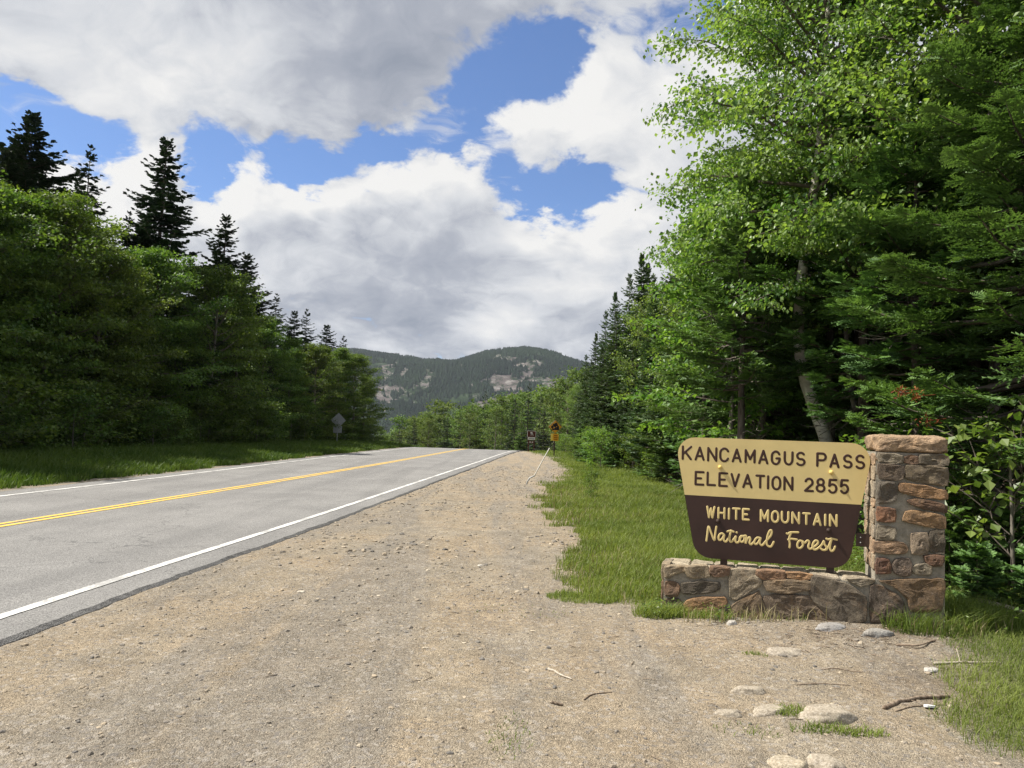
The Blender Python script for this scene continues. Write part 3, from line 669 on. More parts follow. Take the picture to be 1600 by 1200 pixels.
proto_con('dense_spruce', M_spruce, 8, 15.0, Rm=4.2, clear=.08, spacing=.36, per=8, tw=.20, mode='mid', trunk_r=.20, low=-.1, up=.5, droop=.15, lwid=2.6, bare=False)
proto_con('thin_spruce', M_spruce, 9, 15.0, Rm=3.0, clear=.10, spacing=.48, per=6, tw=.20, mode='mid', trunk_r=.15, low=-.2, up=.3, droop=.2, sparse=.15, lwid=2.3, bare=False)
proto_con('far_fir', M_spruce, 10, 8.0, Rm=1.7, clear=.05, spacing=.42, per=7, tw=.26, mode='far', trunk_r=.1, bare=False)
proto_con('far_fir_b', M_far, 11, 8.0, Rm=1.9, clear=.05, spacing=.42, per=7, tw=.26, mode='far', trunk_r=.1, bare=False)
proto_leaf('far_birch', M_far, M_greybark, 12, 7.0, Rm=2.2, clear=.12, nl=26, nsub=7, K=14, leaf=.20, spread=.22, flat=.6, trunk_r=.08)
proto_leaf('far_birch_b', M_far, M_greybark, 13, 7.0, Rm=1.8, clear=.10, nl=28, nsub=7, K=14, leaf=.18, spread=.20, flat=.6, trunk_r=.08)
proto_leaf('roadside_maple', M_roadside, M_greybark, 14, 9.0, Rm=3.3, clear=.05, nl=46, nsub=12, K=56, leaf=.125, spread=.24, flat=1.1, trunk_r=.12, elev=(.0, 1.0), lift=.10, jit=.22, env='oval')
proto_leaf('roadside_maple_b', M_roadside, M_greybark, 15, 9.0, Rm=2.9, clear=.04, nl=44, nsub=12, K=54, leaf=.115, spread=.22, flat=1.0, trunk_r=.10, elev=(.05, 1.1), lift=.05, jit=.25, env='cone')
proto_leaf('mid_birch', M_birch, M_greybark, 16, 9.0, Rm=2.4, clear=.10, nl=42, nsub=10, K=40, leaf=.09, spread=.19, flat=.5, hang=.5, trunk_r=.08)
proto_leaf('small_maple', M_maple, M_greybark, 17, 6.5, Rm=1.9, clear=.22, nl=26, nsub=9, K=30, leaf=.10, spread=.15, flat=1.2, hang=.3, trunk_r=.05, elev=(.1, .9), aspect=.9, jit=.2)
proto_leaf('shrub', M_maple, M_greybark, 18, 1.5, Rm=.9, clear=.03, nl=16, nsub=6, K=16, leaf=.085, spread=.10, flat=.9, hang=.2, trunk_r=.014, elev=(.5, 1.3), env='flat')
proto_leaf('dark_shrub', M_roadside, M_greybark, 19, 2.2, Rm=1.5, clear=.03, nl=20, nsub=7, K=18, leaf=.12, spread=.16, flat=.9, hang=.2, trunk_r=.02, elev=(.3, 1.2), env='flat')
proto_leaf('big_leaf_shrub', M_birch, M_greybark, 20, 1.4, Rm=.75, clear=.10, nl=12, nsub=5, K=9, leaf=.095, spread=.07, flat=1.1, hang=.3, trunk_r=.012, elev=(.4, 1.2), env='flat', aspect=.8)
TREES = []
def plant(key, x, y, h, label, cat='tree', group=None, name=None, rz=None, wide=1., lean=(0, 0), dz=0):
    H, parts, _ = PR[key]; s = h / H
    e = thing(name or {'con': 'fir_tree'}.get(key, key), label, cat, (x, y, z1(x, y) - .05 + dz), group=group)
    e.rotation_euler = (lean[0], lean[1], random.uniform(0, 6.28) if rz is None else rz)
    w = s * wide * random.uniform(.95, 1.08); e.scale = (w, w, s)
    for nm, me in parts: link(nm, me, e, kind='stuff' if nm == 'bare_branches' else None)
    TREES.append(e); return e

LC = [(-24.7, 34, 14.6), (-21.8, 32, 12.7), (-22.1, 34, 15.1), (-22.8, 38, 13.1), (-22.7, 40, 15.9), (-20.4, 40, 12.4), (-19.6, 42, 17.2), (-19.6, 46, 11.4), (-19.3, 50, 15.2), (-18.8, 53, 12.2), (-18.1, 58, 10.4), (-17.9, 62, 9.9), (-17.2, 64, 10.3), (-16.5, 68, 9.9), (-16.2, 74, 10.0), (-28.1, 42, 15.2), (-26.8, 46, 15.1), (-24.4, 50, 13.9), (-23.2, 58, 12.6)]
LD = [(-20.5, 27, 9.4), (-19.6, 28, 9.6), (-18.6, 28.5, 9.5), (-18.3, 30, 9.7), (-18.9, 33, 10.0), (-17.8, 33, 8.5), (-17.9, 36, 8.3), (-18.1, 38, 9.5), (-17.2, 40, 7.8), (-16.4, 42, 9.4), (-16.6, 46, 8.8), (-15.9, 49, 7.7), (-15.4, 53, 7.3), (-14.3, 56, 7.0), (-13.4, 59, 7.4), (-12.5, 61, 6.9), (-12.2, 64, 5.9)]
M = [(-17.2, 105, 5.9), (-14.3, 100, 5.9), (-11.7, 95, 5.9), (-9.7, 92, 6.0), (-8.0, 98, 7.8), (-6.1, 90, 7.0), (-3.8, 86, 6.3), (-3.1, 94, 9.4), (-1.0, 88, 7.6), (0.4, 84, 7.0), (1.9, 86, 9.0), (3.0, 80, 6.7), (4.3, 76, 6.7), (5.3, 72, 7.0), (-13.7, 88, 2.9), (-11.0, 84, 3.1), (-8.5, 80, 3.4), (-4.1, 78, 4.1), (-1.5, 76, 4.6), (-6.7, 82, 4.4), (1.0, 74, 4.4), (3.0, 70, 4.5), (-17.4, 125, 11.2), (-10.9, 120, 12.6), (-5.8, 118, 13.5), (0.0, 110, 12.9)]
RT = [(5.7, 66, 6.8), (5.7, 60, 7.4), (5.8, 54, 8.2), (6.0, 50, 9.2), (6.2, 47, 9.8), (6.3, 42, 10.0), (6.3, 38, 10.1), (6.5, 36, 8.8), (6.3, 32, 9.1), (6.3, 29, 9.1), (6.2, 26, 9.3), (6.3, 24, 9.4), (6.3, 22, 9.5)]
# ---- left roadside wood
spr_lab = ['tall dark spruce at the far left edge, behind the roadside maples', 'broad dark spruce, second of the left group, rising above the maples', 'dense dark spruce with the broad crown at the upper left', 'dark spruce standing just right of the dense upper-left spruce', 'slim sparse spruce left of the tallest roadside spruce', 'low dark spruce squeezed between the slim spruce and the tallest one', 'tallest left-hand spruce, dark layered boughs and pointed tip against cloud', 'short dark spruce directly right of the tallest left spruce', 'pointed spruce standing alone against the cloud at the left wood end']
for i, (x, y, h) in enumerate(LC):
    key = {0: 'dense_spruce', 1: 'dense_spruce', 2: 'dense_spruce', 4: 'thin_spruce', 5: 'thin_spruce', 6: 'spire_spruce', 8: 'spire_spruce', 15: 'dense_spruce'}.get(i, 'spire_spruce' if i % 2 else 'thin_spruce')
    if i < len(spr_lab): plant(key, x, y, h, spr_lab[i], name='spruce_tree', group='dark spruces above the left roadside wood', wide=1.35 if i < 4 else 1.2)
    else: plant(key, x, y, h * 1.09, 'small dark spruce tip in the row above the left roadside maples', name='spruce_tree', group='small spruce tips of the left wood', wide=1.5)
for i, (x, y, h) in enumerate(LD):
    lab = 'leafy green maple in the front row of the left roadside wood'
    grp_ = 'front row of the left roadside wood'
    if i == len(LD) - 1: lab = 'last leafy tree of the left wood, sunlit yellow-green side beside the road bend'; grp_ = None
    if i == 2: lab = 'large leafy maple at the far left with a sunlit rounded top'; grp_ = None
    plant('roadside_maple' if i % 2 else 'roadside_maple_b', x, y, h, lab, name='maple_tree', group=grp_)
for i in range(9):   # nearer part of the same row; its shade falls on the verge
    plant('roadside_maple' if i % 2 else 'roadside_maple_b', -20.2 + (i % 3) * .8, 10 + i * 2.1, 9.5, 'leafy green maple in the front row of the left roadside wood', name='maple_tree', group='front row of the left roadside wood')
for i in range(34):   # the wood behind
    y = 24 + i * 1.35; x = float(left_wood(y)) - 5.0 - (i * 37 % 7) * .9
    if i % 3 == 0: plant('roadside_maple', x, y, random.uniform(6.5, 8.5), 'leafy tree half hidden in the shade behind the left front row', name='maple_tree', group='inner trees of the left wood')
    else: plant('dense_spruce', x - 1, y, random.uniform(7, 9.5), 'dark spruce half hidden behind the left front row', name='spruce_tree', group='inner spruces of the left wood', wide=1.2)
for i in range(40):
    y = 21 + i * 1.12; x = float(left_wood(y)) + random.uniform(-.6, 1.3)
    if y > 46: x -= 1.6
    plant('dark_shrub', x, y, random.uniform(1.0, 2.4), 'dark leafy shrub at the foot of the left wood', 'shrub', 'shrubs along the foot of the left wood', name='shrub', wide=random.uniform(.9, 1.4))
# ---- wood beyond the crest
for i, (x, y, h) in enumerate(M):
    h = h + float(hfun(x, y)) - z1(x, y) + .05
    con = (i * 7) % 5 in (0, 2, 3) or i in (10, 7); key = ('far_fir' if i % 2 else 'far_fir_b') if con else ('far_birch' if i % 2 else 'far_birch_b')
    if i == 10: plant('far_fir', x, y, h, 'tall dark spruce rising above the trees beyond the crest, above the brown sign', name='spruce_tree'); continue
    nm = 'fir_tree' if con else 'birch_tree'
    plant(key, x, y, h, ('dark fir' if con else 'light green leafy tree') + ' in the wood beyond the crest of the road', name=nm, group=('firs' if con else 'leafy trees') + ' beyond the crest', wide=1.15)
for i in range(60):
    y = 72 + (i % 20) * 4.2; x = -26 + (i * 13 % 60) * .62 + max(0, (y - 100)) * .05
    x = min(x, float(fL(y)) - 4) if x < float(fR(y)) + 3 and x > float(fL(y)) - 4 else x
    top = 1.6 + float(np.interp(x / y, [-.166, -.1, -.033, .017, .067, .1], [-.012, .012, .028, .041, .064, .08])) * y
    h = top - z1(x, y); h = max(3., min(24, h * random.uniform(.88, 1.04)))
    con = i % 2 == 0
    plant(('far_fir' if con else ('far_birch' if i % 2 else 'far_birch_b')), x, y, h, ('dark fir' if con else 'light green leafy tree') + ' in the wood beyond the crest of the road', name='fir_tree' if con else 'birch_tree', group=('firs' if con else 'leafy trees') + ' beyond the crest', wide=1.2)
# ---- right-hand wood, far to near
rl = {6: 'tall dark pointed fir at the left end of the right-hand wood', 8: 'light leafy birch right of the tall pointed fir'}
for i, (x, y, h) in enumerate(RT):
    con = i not in (0, 8, 11)
    key = ('point_fir' if i % 2 == 0 else 'point_fir_b') if con else 'mid_birch'
    if con: h *= 1.05
    else: h *= .86
    if i in rl: plant(key, x, y, h, rl[i], name='fir_tree' if con else 'birch_tree')
    else: plant(key, x, y, h, ('green fir' if con else 'light green birch') + ' along the far edge of the right-hand wood', name='fir_tree' if con else 'birch_tree', group=('firs' if con else 'birches') + ' along the right verge')
for i in range(36):
    y = 15 + i * 1.5; x = float(forest_edge(y)) + 3.0 + (i * 5 % 9) * .6
    key = ['mid_fir_b', 'point_fir', 'mid_birch', 'point_fir_b'][i % 4]
    con = key != 'mid_birch'
    plant(key, x, y, random.uniform(7.5, 9.5), ('fir' if con else 'birch') + ' half hidden inside the right-hand wood', name='fir_tree' if con else 'birch_tree', group=('inner firs' if con else 'inner birches') + ' of the right-hand wood')
for i, (x, y, h) in enumerate([(5.3, 39.5, 8.0), (5.2, 44.5, 6.6), (5.3, 34.0, 6.2), (5.6, 30.5, 7.6), (5.2, 49, 6.0), (5.9, 27.5, 5.4), (5.3, 55, 6.2), (6.9, 40, 10.6), (7.2, 33, 11.0)]):
    plant('point_fir' if i % 2 else 'point_fir_b', x, y, h, 'green fir along the far edge of the right-hand wood', name='fir_tree', group='firs along the right verge')
# lower growth along the far edge
for i in range(16):
    y = 19 + i * 2.3; x = float(forest_edge(y)) - .1 + random.uniform(-.4, .5)
    if i % 2: plant('young_fir', x, y, random.uniform(1.2, 2.4), 'bushy young fir at the edge of the right verge', 'young fir', 'young firs along the right verge', name='young_fir_tree', wide=1.25)
    else: plant('shrub', x, y, random.uniform(.7, 1.4), 'leafy shrub at the edge of the right verge', 'shrub', 'shrubs along the right verge', name='shrub', wide=1.2)
for i in range(10):
    y = 34 + i * 3.0; x = 4.3 + random.uniform(-.5, 1)
    plant('shrub', x, y, random.uniform(.7, 1.5), 'leafy shrub at the edge of the right verge', 'shrub', 'shrubs along the right verge', name='shrub', wide=1.3)
plant('shrub', 1.95, 18.3, .62, 'small leafy sapling standing alone in the grassy verge', 'shrub', name='shrub', wide=.7)
plant('young_fir', 3.55, 12.6, 1.15, 'small fir beside the left edge of the name board', 'young fir', name='young_fir_tree')
# near wood
NW = [('near_fir_b', 6.3, 17.5, 9.3, 0), ('near_fir_b', 4.9, 19.5, 8.2, 1), ('near_fir', 5.2, 16.3, 8.4, 2), ('near_fir_b', 6.4, 14.3, 9.0, .5), ('near_fir', 7.6, 12.6, 9.6, 3), ('near_fir_b', 5.6, 12.2, 8.6, 4),
      ('near_fir', 6.05, 8.75, 9.0, 5), ('near_fir_b', 8.2, 10.6, 9.2, 1.3), ('near_fir', 8.9, 14.6, 9.8, .2), ('near_fir_b', 8.4, 17.8, 9.5, 2.2), ('near_fir', 9.8, 11.9, 9.8, 3.1), ('near_fir_b', 7.3, 19.9, 9.5, 4.4), ('near_fir_b', 10.2, 9.0, 9.0, 2.6), ('near_fir', 7.0, 22.5, 9.5, 1.9), ('near_fir_b', 11.2, 16.5, 10, 5.1), ('near_fir', 10.4, 20.5, 10, 5.7), ('near_fir_b', 12.4, 12.5, 10, 0.7)]
nwl = {6: 'big near fir right of the stone pillar, boughs reaching over the capstone', 5: 'fir right behind the stone pillar with bare grey lower trunk', 2: 'dense fir behind the left half of the name board', 3: 'tall fir behind the white leaning birch'}
for i, (k, x, y, h, rz) in enumerate(NW):
    plant(k, x, y, h, nwl.get(i, 'tall fir with bare lower trunk in the shade behind the sign'), name='fir_tree', rz=rz, group=None if i in nwl else 'shaded firs behind the name board')
# reddish dead sprigs on the bough that reaches over the pillar
near_fir = [t for t in TREES if str(t.get('label', '')).startswith('big near fir')][0]
inv = Matrix.LocRotScale(near_fir.location, near_fir.rotation_euler, near_fir.scale).inverted()
for px_, py_, pz_, sd_ in ((4.05, 8.0, 2.15, 1), (4.22, 8.0, 2.10, 2), (4.33, 8.0, 1.85, 3)):
    g = np.random.default_rng(sd_); m_ = 34; Pq = g.normal(0, .035, (m_, 3)) + [px_, py_, pz_]; B = Buf()
    diamonds(B, Pq, nrm(g.normal(0, 1, (m_, 3))), nrm(g.normal(0, 1, (m_, 3))), .05, .018, g.random(m_))
    tube(B, [(px_ + .25, py_ + .1, pz_ + .03), (px_, py_, pz_)], [.006, .003], 4)
    o = link('dead_sprig', B.mesh('dead_sprig', M_dead), near_fir, label='reddish dead needles'); o.matrix_parent_inverse = inv; o['kind'] = 'stuff'
def hero(key, mt, bark, name, label, x, y, seed, H, cat='tree', **k):
    TB, CB, LB = broadleaf(seed, H, **k); e = thing(name, label, cat, (x, y, z1(x, y) - .05))
    link('trunk', TB.mesh(key + '_trunk', bark, True), e); link('branches', LB.mesh(key + '_branches', M_limb), e); link('crown', CB.mesh(key + '_crown', mt), e); return e
hero('lean_birch', M_birch, M_whitebark, 'birch_tree', 'leaning white-barked birch whose curved trunk rises behind the name board', 5.45, 13.0, 31, 10.6, Rm=2.45, clear=.40, nl=48, nsub=12, K=60, leaf=.074, spread=.13, flat=.4, hang=.6, trunk_r=.115,
     path=[(.12, 0, 0), (.10, 0, .8), (-.02, 0, 1.5), (-.22, -.05, 2.0), (-.52, -.1, 2.5), (-.66, -.1, 3.1), (-.70, -.2, 4.0), (-.45, -.4, 6.5), (-.3, -.5, 10.4)], elev=(.0, 1.0), lift=.08)
proto_leaf('leafy_birch', M_birch, M_greybark, 32, 9.4, Rm=3.0, clear=.42, nl=46, nsub=12, K=60, leaf=.085, spread=.20, flat=.55, hang=.5, trunk_r=.08, elev=(.0, .9), lift=.1)
plant('leafy_birch', 6.7, 10.7, 9.4, 'birch with large bright sunlit leaves filling the upper right', name='birch_tree', rz=0)
plant('leafy_birch', 8.1, 9.8, 9.8, 'bright leafy birch at the right edge of the picture', name='birch_tree', rz=2.1)
plant('leafy_birch', 5.9, 14.2, 10.4, 'leafy birch behind the leaning birch, its top against the sky', name='birch_tree', rz=4.2)
plant('high_fir', 3.85, 12.9, 6.2, 'fir whose crown hides the upper trunk of the leaning birch', name='fir_tree', rz=1)
plant('high_fir', 5.6, 10.6, 6.9, 'sunlit fir above the gap between name board and pillar', name='fir_tree', rz=2.6)
plant('high_fir', 4.9, 14.9, 6.6, 'fir between the leaning birch and the slender birch', name='fir_tree', rz=3.6)
hero('back_birch', M_birch, M_greybark, 'birch_tree', 'slender birch standing between the leaning birch and the pointed fir', 4.7, 15.6, 33, 7.2, Rm=2.0, clear=.28, nl=34, nsub=10, K=50, leaf=.075, spread=.14, flat=.5, hang=.5, trunk_r=.06)
hero('thin_birch', M_birch, M_greybark, 'birch_tree', 'thin crooked grey-stemmed birch just left of the pillar top', 5.9, 12.6, 34, 7.4, Rm=1.5, clear=.45, nl=18, nsub=8, K=20, leaf=.07, spread=.14, flat=.5, hang=.5, trunk_r=.05, path=[(0, 0, 0), (-.05, 0, 1.2), (-.22, 0, 2.0), (-.42, 0, 2.9), (-.42, 0, 4.2), (-.3, 0, 7.4)])
plant('small_maple', 4.15, 14.6, 6.0, 'small maple with pale star-shaped leaves at the middle of the near wood edge', name='maple_tree')
plant('mid_fir', 5.6, 21.5, 7.2, 'green fir with full low boughs left of the name board', name='fir_tree')
plant('mid_fir', 5.5, 24.5, 7.8, 'second full fir left of the name board, nearer the bend', name='fir_tree')
# undergrowth right of the pillar
UG = [('big_leaf_shrub', 4.95, 7.6, 1.5), ('big_leaf_shrub', 5.35, 7.1, 1.0), ('young_fir', 4.45, 7.8, 1.0), ('young_fir', 4.75, 6.9, .8), ('young_fir', 4.95, 6.5, .7), ('young_fir', 4.3, 7.1, .7), ('young_fir', 5.3, 8.2, 1.0), ('young_fir', 4.5, 7.25, .5), ('big_leaf_shrub', 4.6, 8.7, 1.2), ('young_fir', 5.8, 7.5, .9), ('big_leaf_shrub', 5.7, 8.8, 1.6), ('young_fir', 4.9, 9.4, 1.2), ('young_fir', 5.6, 10.2, 1.4), ('shrub', 6.4, 8.2, 1.3), ('shrub', 5.0, 10.4, 1.3), ('shrub', 6.5, 11, 1.5), ('young_fir', 7.2, 12.2, 1.6), ('shrub', 4.7, 12.4, 1.2), ('young_fir', 4.9, 13.6, 1.4), ('shrub', 4.8, 16.0, 1.5), ('young_fir', 5.0, 17.5, 1.7)]
for k, x, y, h in UG:
    fir = k == 'young_fir'
    plant(k, x, y, h, ('low bright green young fir' if fir else 'leafy green bush') + ' in the undergrowth right of the stone pillar', 'young fir' if fir else 'shrub', ('young firs' if fir else 'bushes') + ' under the near wood', name='young_fir_tree' if fir else 'shrub', wide=1.1)

# ------------------------------------------------------------ stone monument (built in its own frame: x along the wall, y into it, z up)
YAW = R(-17); MO = (1.44, 7.076, 0)
mon = thing('stone_monument', 'low stone wall with tall square stone pillar holding the name board', 'stone monument', MO, YAW)
STONES={
 's1':[(0.006, 0.412), (0.177, 0.43), (0.195, 0.389), (0.097, 0.363), (0.039, 0.315), (0.008, 0.321)],
 's2':[(0.194, 0.427), (0.374, 0.451), (0.401, 0.364), (0.309, 0.339), (0.217, 0.344), (0.19, 0.406)],
 's3':[(0.407, 0.445), (0.564, 0.454), (0.569, 0.388), (0.434, 0.363), (0.408, 0.39)],
 's4':[(0.014, 0.279), (0.108, 0.283), (0.138, 0.247), (0.136, 0.162), (0.017, 0.15)],
 's5':[(0.163, 0.279), (0.327, 0.307), (0.484, 0.313), (0.486, 0.245), (0.378, 0.218), (0.169, 0.178)],
 's6':[(0.013, 0.116), (0.136, 0.132), (0.184, 0.081), (0.183, -0.055), (0.013, -0.073)],
 's7':[(0.237, 0.15), (0.528, 0.192), (0.553, 0.151), (0.497, 0.07), (0.332, 0.045), (0.198, 0.04), (0.192, 0.099)],
 's8':[(0.577, 0.434), (0.784, 0.444), (0.796, 0.416), (0.841, 0.361), (0.818, 0.309), (0.722, 0.251), (0.634, 0.175), (0.581, 0.204)],
 's9':[(0.643, 0.151), (0.819, 0.268), (0.839, 0.212), (0.859, -0.009), (0.54, -0.043), (0.554, 0.076)],
 's10':[(0.8, 0.449), (1.031, 0.457), (1.039, 0.387), (0.976, 0.39), (0.857, 0.371), (0.809, 0.4)],
 's11':[(1.05, 0.45), (1.261, 0.448), (1.25, 0.41), (1.055, 0.401)],
 's12':[(0.857, 0.363), (1.055, 0.387), (1.246, 0.393), (1.243, 0.316), (1.119, 0.288), (1.041, 0.274), (0.89, 0.283)],
 's13':[(0.867, 0.235), (1.002, 0.252), (1.228, 0.265), (1.444, 0.068), (1.422, 0.034), (0.871, -0.025)],
 's14':[(1.25, 0.434), (1.359, 0.435), (1.573, 0.375), (1.678, 0.315), (1.684, 0.1), (1.469, 0.034), (1.361, 0.154), (1.239, 0.265)],
 's15':[(1.523, 0.445), (1.742, 0.447), (1.734, 0.424), (1.637, 0.39), (1.581, 0.411)],
 's16':[(1.718, 0.397), (1.766, 0.41), (1.909, 0.346), (1.973, 0.283), (1.965, 0.129), (1.72, 0.104)],
 's17':[(1.782, 0.446), (2.112, 0.484), (2.259, 0.506), (2.266, 0.43), (2.244, 0.242), (2.02, 0.22), (2.004, 0.321), (1.893, 0.413)],
 'p1':[(1.773, 1.515), (1.951, 1.503), (1.957, 1.441), (1.773, 1.445)],
 'p2':[(1.968, 1.498), (2.07, 1.496), (2.07, 1.446), (1.968, 1.441)],
 'p3':[(2.081, 1.515), (2.299, 1.512), (2.294, 1.431), (2.082, 1.443)],
 'p4':[(1.773, 1.426), (1.966, 1.413), (1.958, 1.303), (1.774, 1.3)],
 'p5':[(1.98, 1.423), (2.291, 1.419), (2.288, 1.265), (2.037, 1.295), (1.98, 1.317)],
 'p6':[(1.774, 1.271), (1.903, 1.278), (1.901, 1.119), (1.769, 1.089)],
 'p7':[(1.935, 1.277), (2.277, 1.233), (2.286, 1.154), (2.127, 1.163), (1.93, 1.195)],
 'p8':[(1.998, 1.137), (2.116, 1.141), (2.283, 1.105), (2.28, 1.043), (2.128, 1.07), (2.004, 1.1)],
 'p9':[(1.764, 1.061), (1.902, 1.045), (1.902, 0.945), (1.765, 0.945)],
 'p10':[(1.981, 1.037), (2.083, 1.044), (2.275, 1.013), (2.275, 0.909), (2.128, 0.929), (1.953, 0.955)],
 'p11':[(1.77, 0.911), (1.902, 0.889), (1.897, 0.802), (1.76, 0.791)],
 'p12':[(2.027, 0.854), (2.145, 0.869), (2.145, 0.697), (2.028, 0.694)],
 'p13':[(2.161, 0.883), (2.272, 0.897), (2.267, 0.707), (2.162, 0.717)],
 'p14':[(1.742, 0.771), (1.96, 0.775), (1.994, 0.734), (1.983, 0.69), (1.743, 0.678)],
 'p15':[(2.117, 0.677), (2.267, 0.692), (2.251, 0.614), (2.145, 0.611)],
 'p16':[(1.904, 0.635), (2.005, 0.643), (2.028, 0.583), (2.017, 0.521), (1.961, 0.504), (1.898, 0.523), (1.887, 0.577)],
 'p17':[(2.039, 0.59), (2.118, 0.615), (2.173, 0.601), (2.173, 0.534), (2.045, 0.529)],
 'p18':[(1.761, 0.629), (1.858, 0.631), (1.87, 0.52), (1.756, 0.504)],
}

tan_, grey_, red_, dark_, oran, brn = (.30, .25, .18), (.25, .225, .185), (.20, .12, .08), (.095, .085, .072), (.34, .19, .085), (.19, .14, .095)
TINT = dict(s1=tan_, s2=tan_, s3=red_, s4=red_, s5=dark_, s6=(.10, .08, .065), s7=oran, s8=(.28, .245, .195), s9=brn, s10=(.30, .17, .10), s11=oran, s12=(.25, .19, .13), s13=(.16, .125, .10), s14=(.135, .118, .098), s15=grey_, s16=(.11, .09, .08), s17=(.17, .11, .06),
            p1=grey_, p2=red_, p3=(.18, .16, .13), p4=(.13, .10, .08), p5=(.17, .14, .10), p6=(.12, .11, .10), p7=(.34, .19, .085), p8=(.15, .085, .055), p9=(.24, .11, .06), p10=(.30, .18, .085), p11=grey_, p12=(.25, .20, .16), p13=(.10, .09, .075), p14=(.30, .19, .12), p15=(.17, .09, .06), p16=(.16, .125, .115), p17=grey_, p18=(.15, .07, .05), p19=dark_)
def stone_mesh(poly, y0, out, seed, depth=.05, map3=None):
    g = np.random.default_rng(seed); p = np.asarray(poly, float); n = len(p); nxt = np.roll(p, -1, 0)
    a2 = (p[:, 0] * nxt[:, 1] - nxt[:, 0] * p[:, 1]).sum()
    if a2 < 0: p = p[::-1]
    per = []
    q = np.roll(p, -1, 0)
    for a_, b_ in zip(p, q):
        k = max(2, int(np.linalg.norm(b_ - a_) / .045))
        per += [a_ + (b_ - a_) * i / k for i in range(k)]
    o_ = np.array(per); o_ = (np.roll(o_, 1, 0) + 6 * o_ + np.roll(o_, -1, 0)) / 8; m = len(o_); c = o_.mean(0)
    d = c - o_; o_ = o_ - d / (np.linalg.norm(d, axis=1)[:, None] + 1e-6) * .012 + g.normal(0, .0028, o_.shape); d = c - o_
    rings = [(0, -depth), (0, out * .62), (.03, out * .92), (.16, out), (.36, out), (.58, out), (.8, out)]; V = []
    for f_, z_ in rings:
        r_ = o_ + d * f_
        w_ = (fbm(r_[:, 0] * 11 + seed, r_[:, 1] * 11, 3, seed) - .5) * .03 * min(1, f_ * 8 + .25) + g.normal(0, .0012, m) if z_ > 0 else np.zeros(m)
        V.append(np.column_stack([r_[:, 0], y0 - z_ - w_, r_[:, 1]]))
    V.append([[c[0], y0 - out, c[1]]]); V = np.vstack(V); i = np.arange(m); j = (i + 1) % m; Q = []
    for k in range(len(rings) - 1): Q.append(np.stack([k * m + i, k * m + j, (k + 1) * m + j, (k + 1) * m + i], 1))
    b0 = (len(rings) - 1) * m; tr = np.stack([b0 + i, b0 + j, np.full(m, len(V) - 1)], 1)
    if map3: V = map3(V)
    return mesh('stone', V, [tr, np.vstack(Q)], M_stone)
def stone_obj(me, parent, tint, name='stone'):
    o = link(name, me, parent); m_ = sum(tint) / 3; o['tint'] = [(m_ * .38 + .95 * c_) * k_ for c_, k_ in zip(tint, (1.10, 1.0, .82))] + [1.0]; return o
# mortar cores
g = np.random.default_rng(5)
def core(name, x0, x1, d0, d1, z0, ztop, nx_, nz_, parent):
    """a rough mortar block with front, left, right, back and top faces"""
    B = Buf()
    def grid(f, a, b, na, nb):
        A, C = np.meshgrid(np.linspace(*a, na), np.linspace(*b, nb)); V = f(A, C); i = np.arange(na * nb).reshape(nb, na)
        B.add(V.reshape(-1, 3), quad=np.stack([i[:-1, :-1], i[:-1, 1:], i[1:, 1:], i[1:, :-1]], -1).reshape(-1, 4))
    r = lambda A, s: (fbm(A * 9 + s, A * 5 - s, 3, s) - .5)
    zt = lambda x: np.interp(x, [x0, x1], ztop)
    W_ = lambda x, z, s: (fbm(x * 8, z * 8, 4, s) - .5) * .022
    edge = lambda t: np.minimum(1, np.minimum(t, 1 - t) * 8)
    grid(lambda x, t: np.stack([x, d0 + W_(x, t * 2, 1) * edge((x - x0) / (x1 - x0)) * edge(t), z0 + (zt(x) - z0) * t], -1), (x0, x1), (0, 1), nx_, nz_)
    grid(lambda x, t: np.stack([x, d1 + 0 * x, z0 + (zt(x) - z0) * t], -1), (x1, x0), (0, 1), 6, 4)
    grid(lambda y, t: np.stack([x0 + W_(y, t * 2, 2) * edge((y - d0) / (d1 - d0)) * edge(t), y, z0 + (zt(x0) - z0) * t], -1), (d1, d0), (0, 1), 10, nz_)
    grid(lambda y, t: np.stack([x1 + 0 * y, y, z0 + (zt(x1) - z0) * t], -1), (d0, d1), (0, 1), 6, 4)
    grid(lambda x, y: np.stack([x, y, zt(x) + (fbm(x * 6, y * 6, 4, 3) - .5) * .03 * edge((y - d0) / (d1 - d0)) * edge((x - x0) / (x1 - x0))], -1), (x0, x1), (d0, d1), nx_, 12)
    return link(name, B.mesh(name, M_mortar, True), parent)
wall = core('base_wall', .0, 1.75, .0, .46, -.25, (.404, .424), 60, 20, mon)
pillar = core('pillar', 1.752, 2.276, -.004, .56, -.25, (1.525, 1.525), 24, 50, mon)
for k, poly in STONES.items():
    par = pillar if (k[0] == 'p' or k == 's17') else wall
    rel = .025 if k not in ('s14', 's17', 's12', 's7') else .034
    stone_obj(stone_mesh(poly, -.006 if par is pillar else 0, rel, hash(k) % 999 if False else sum(map(ord, k)) * 7), par, TINT[k])
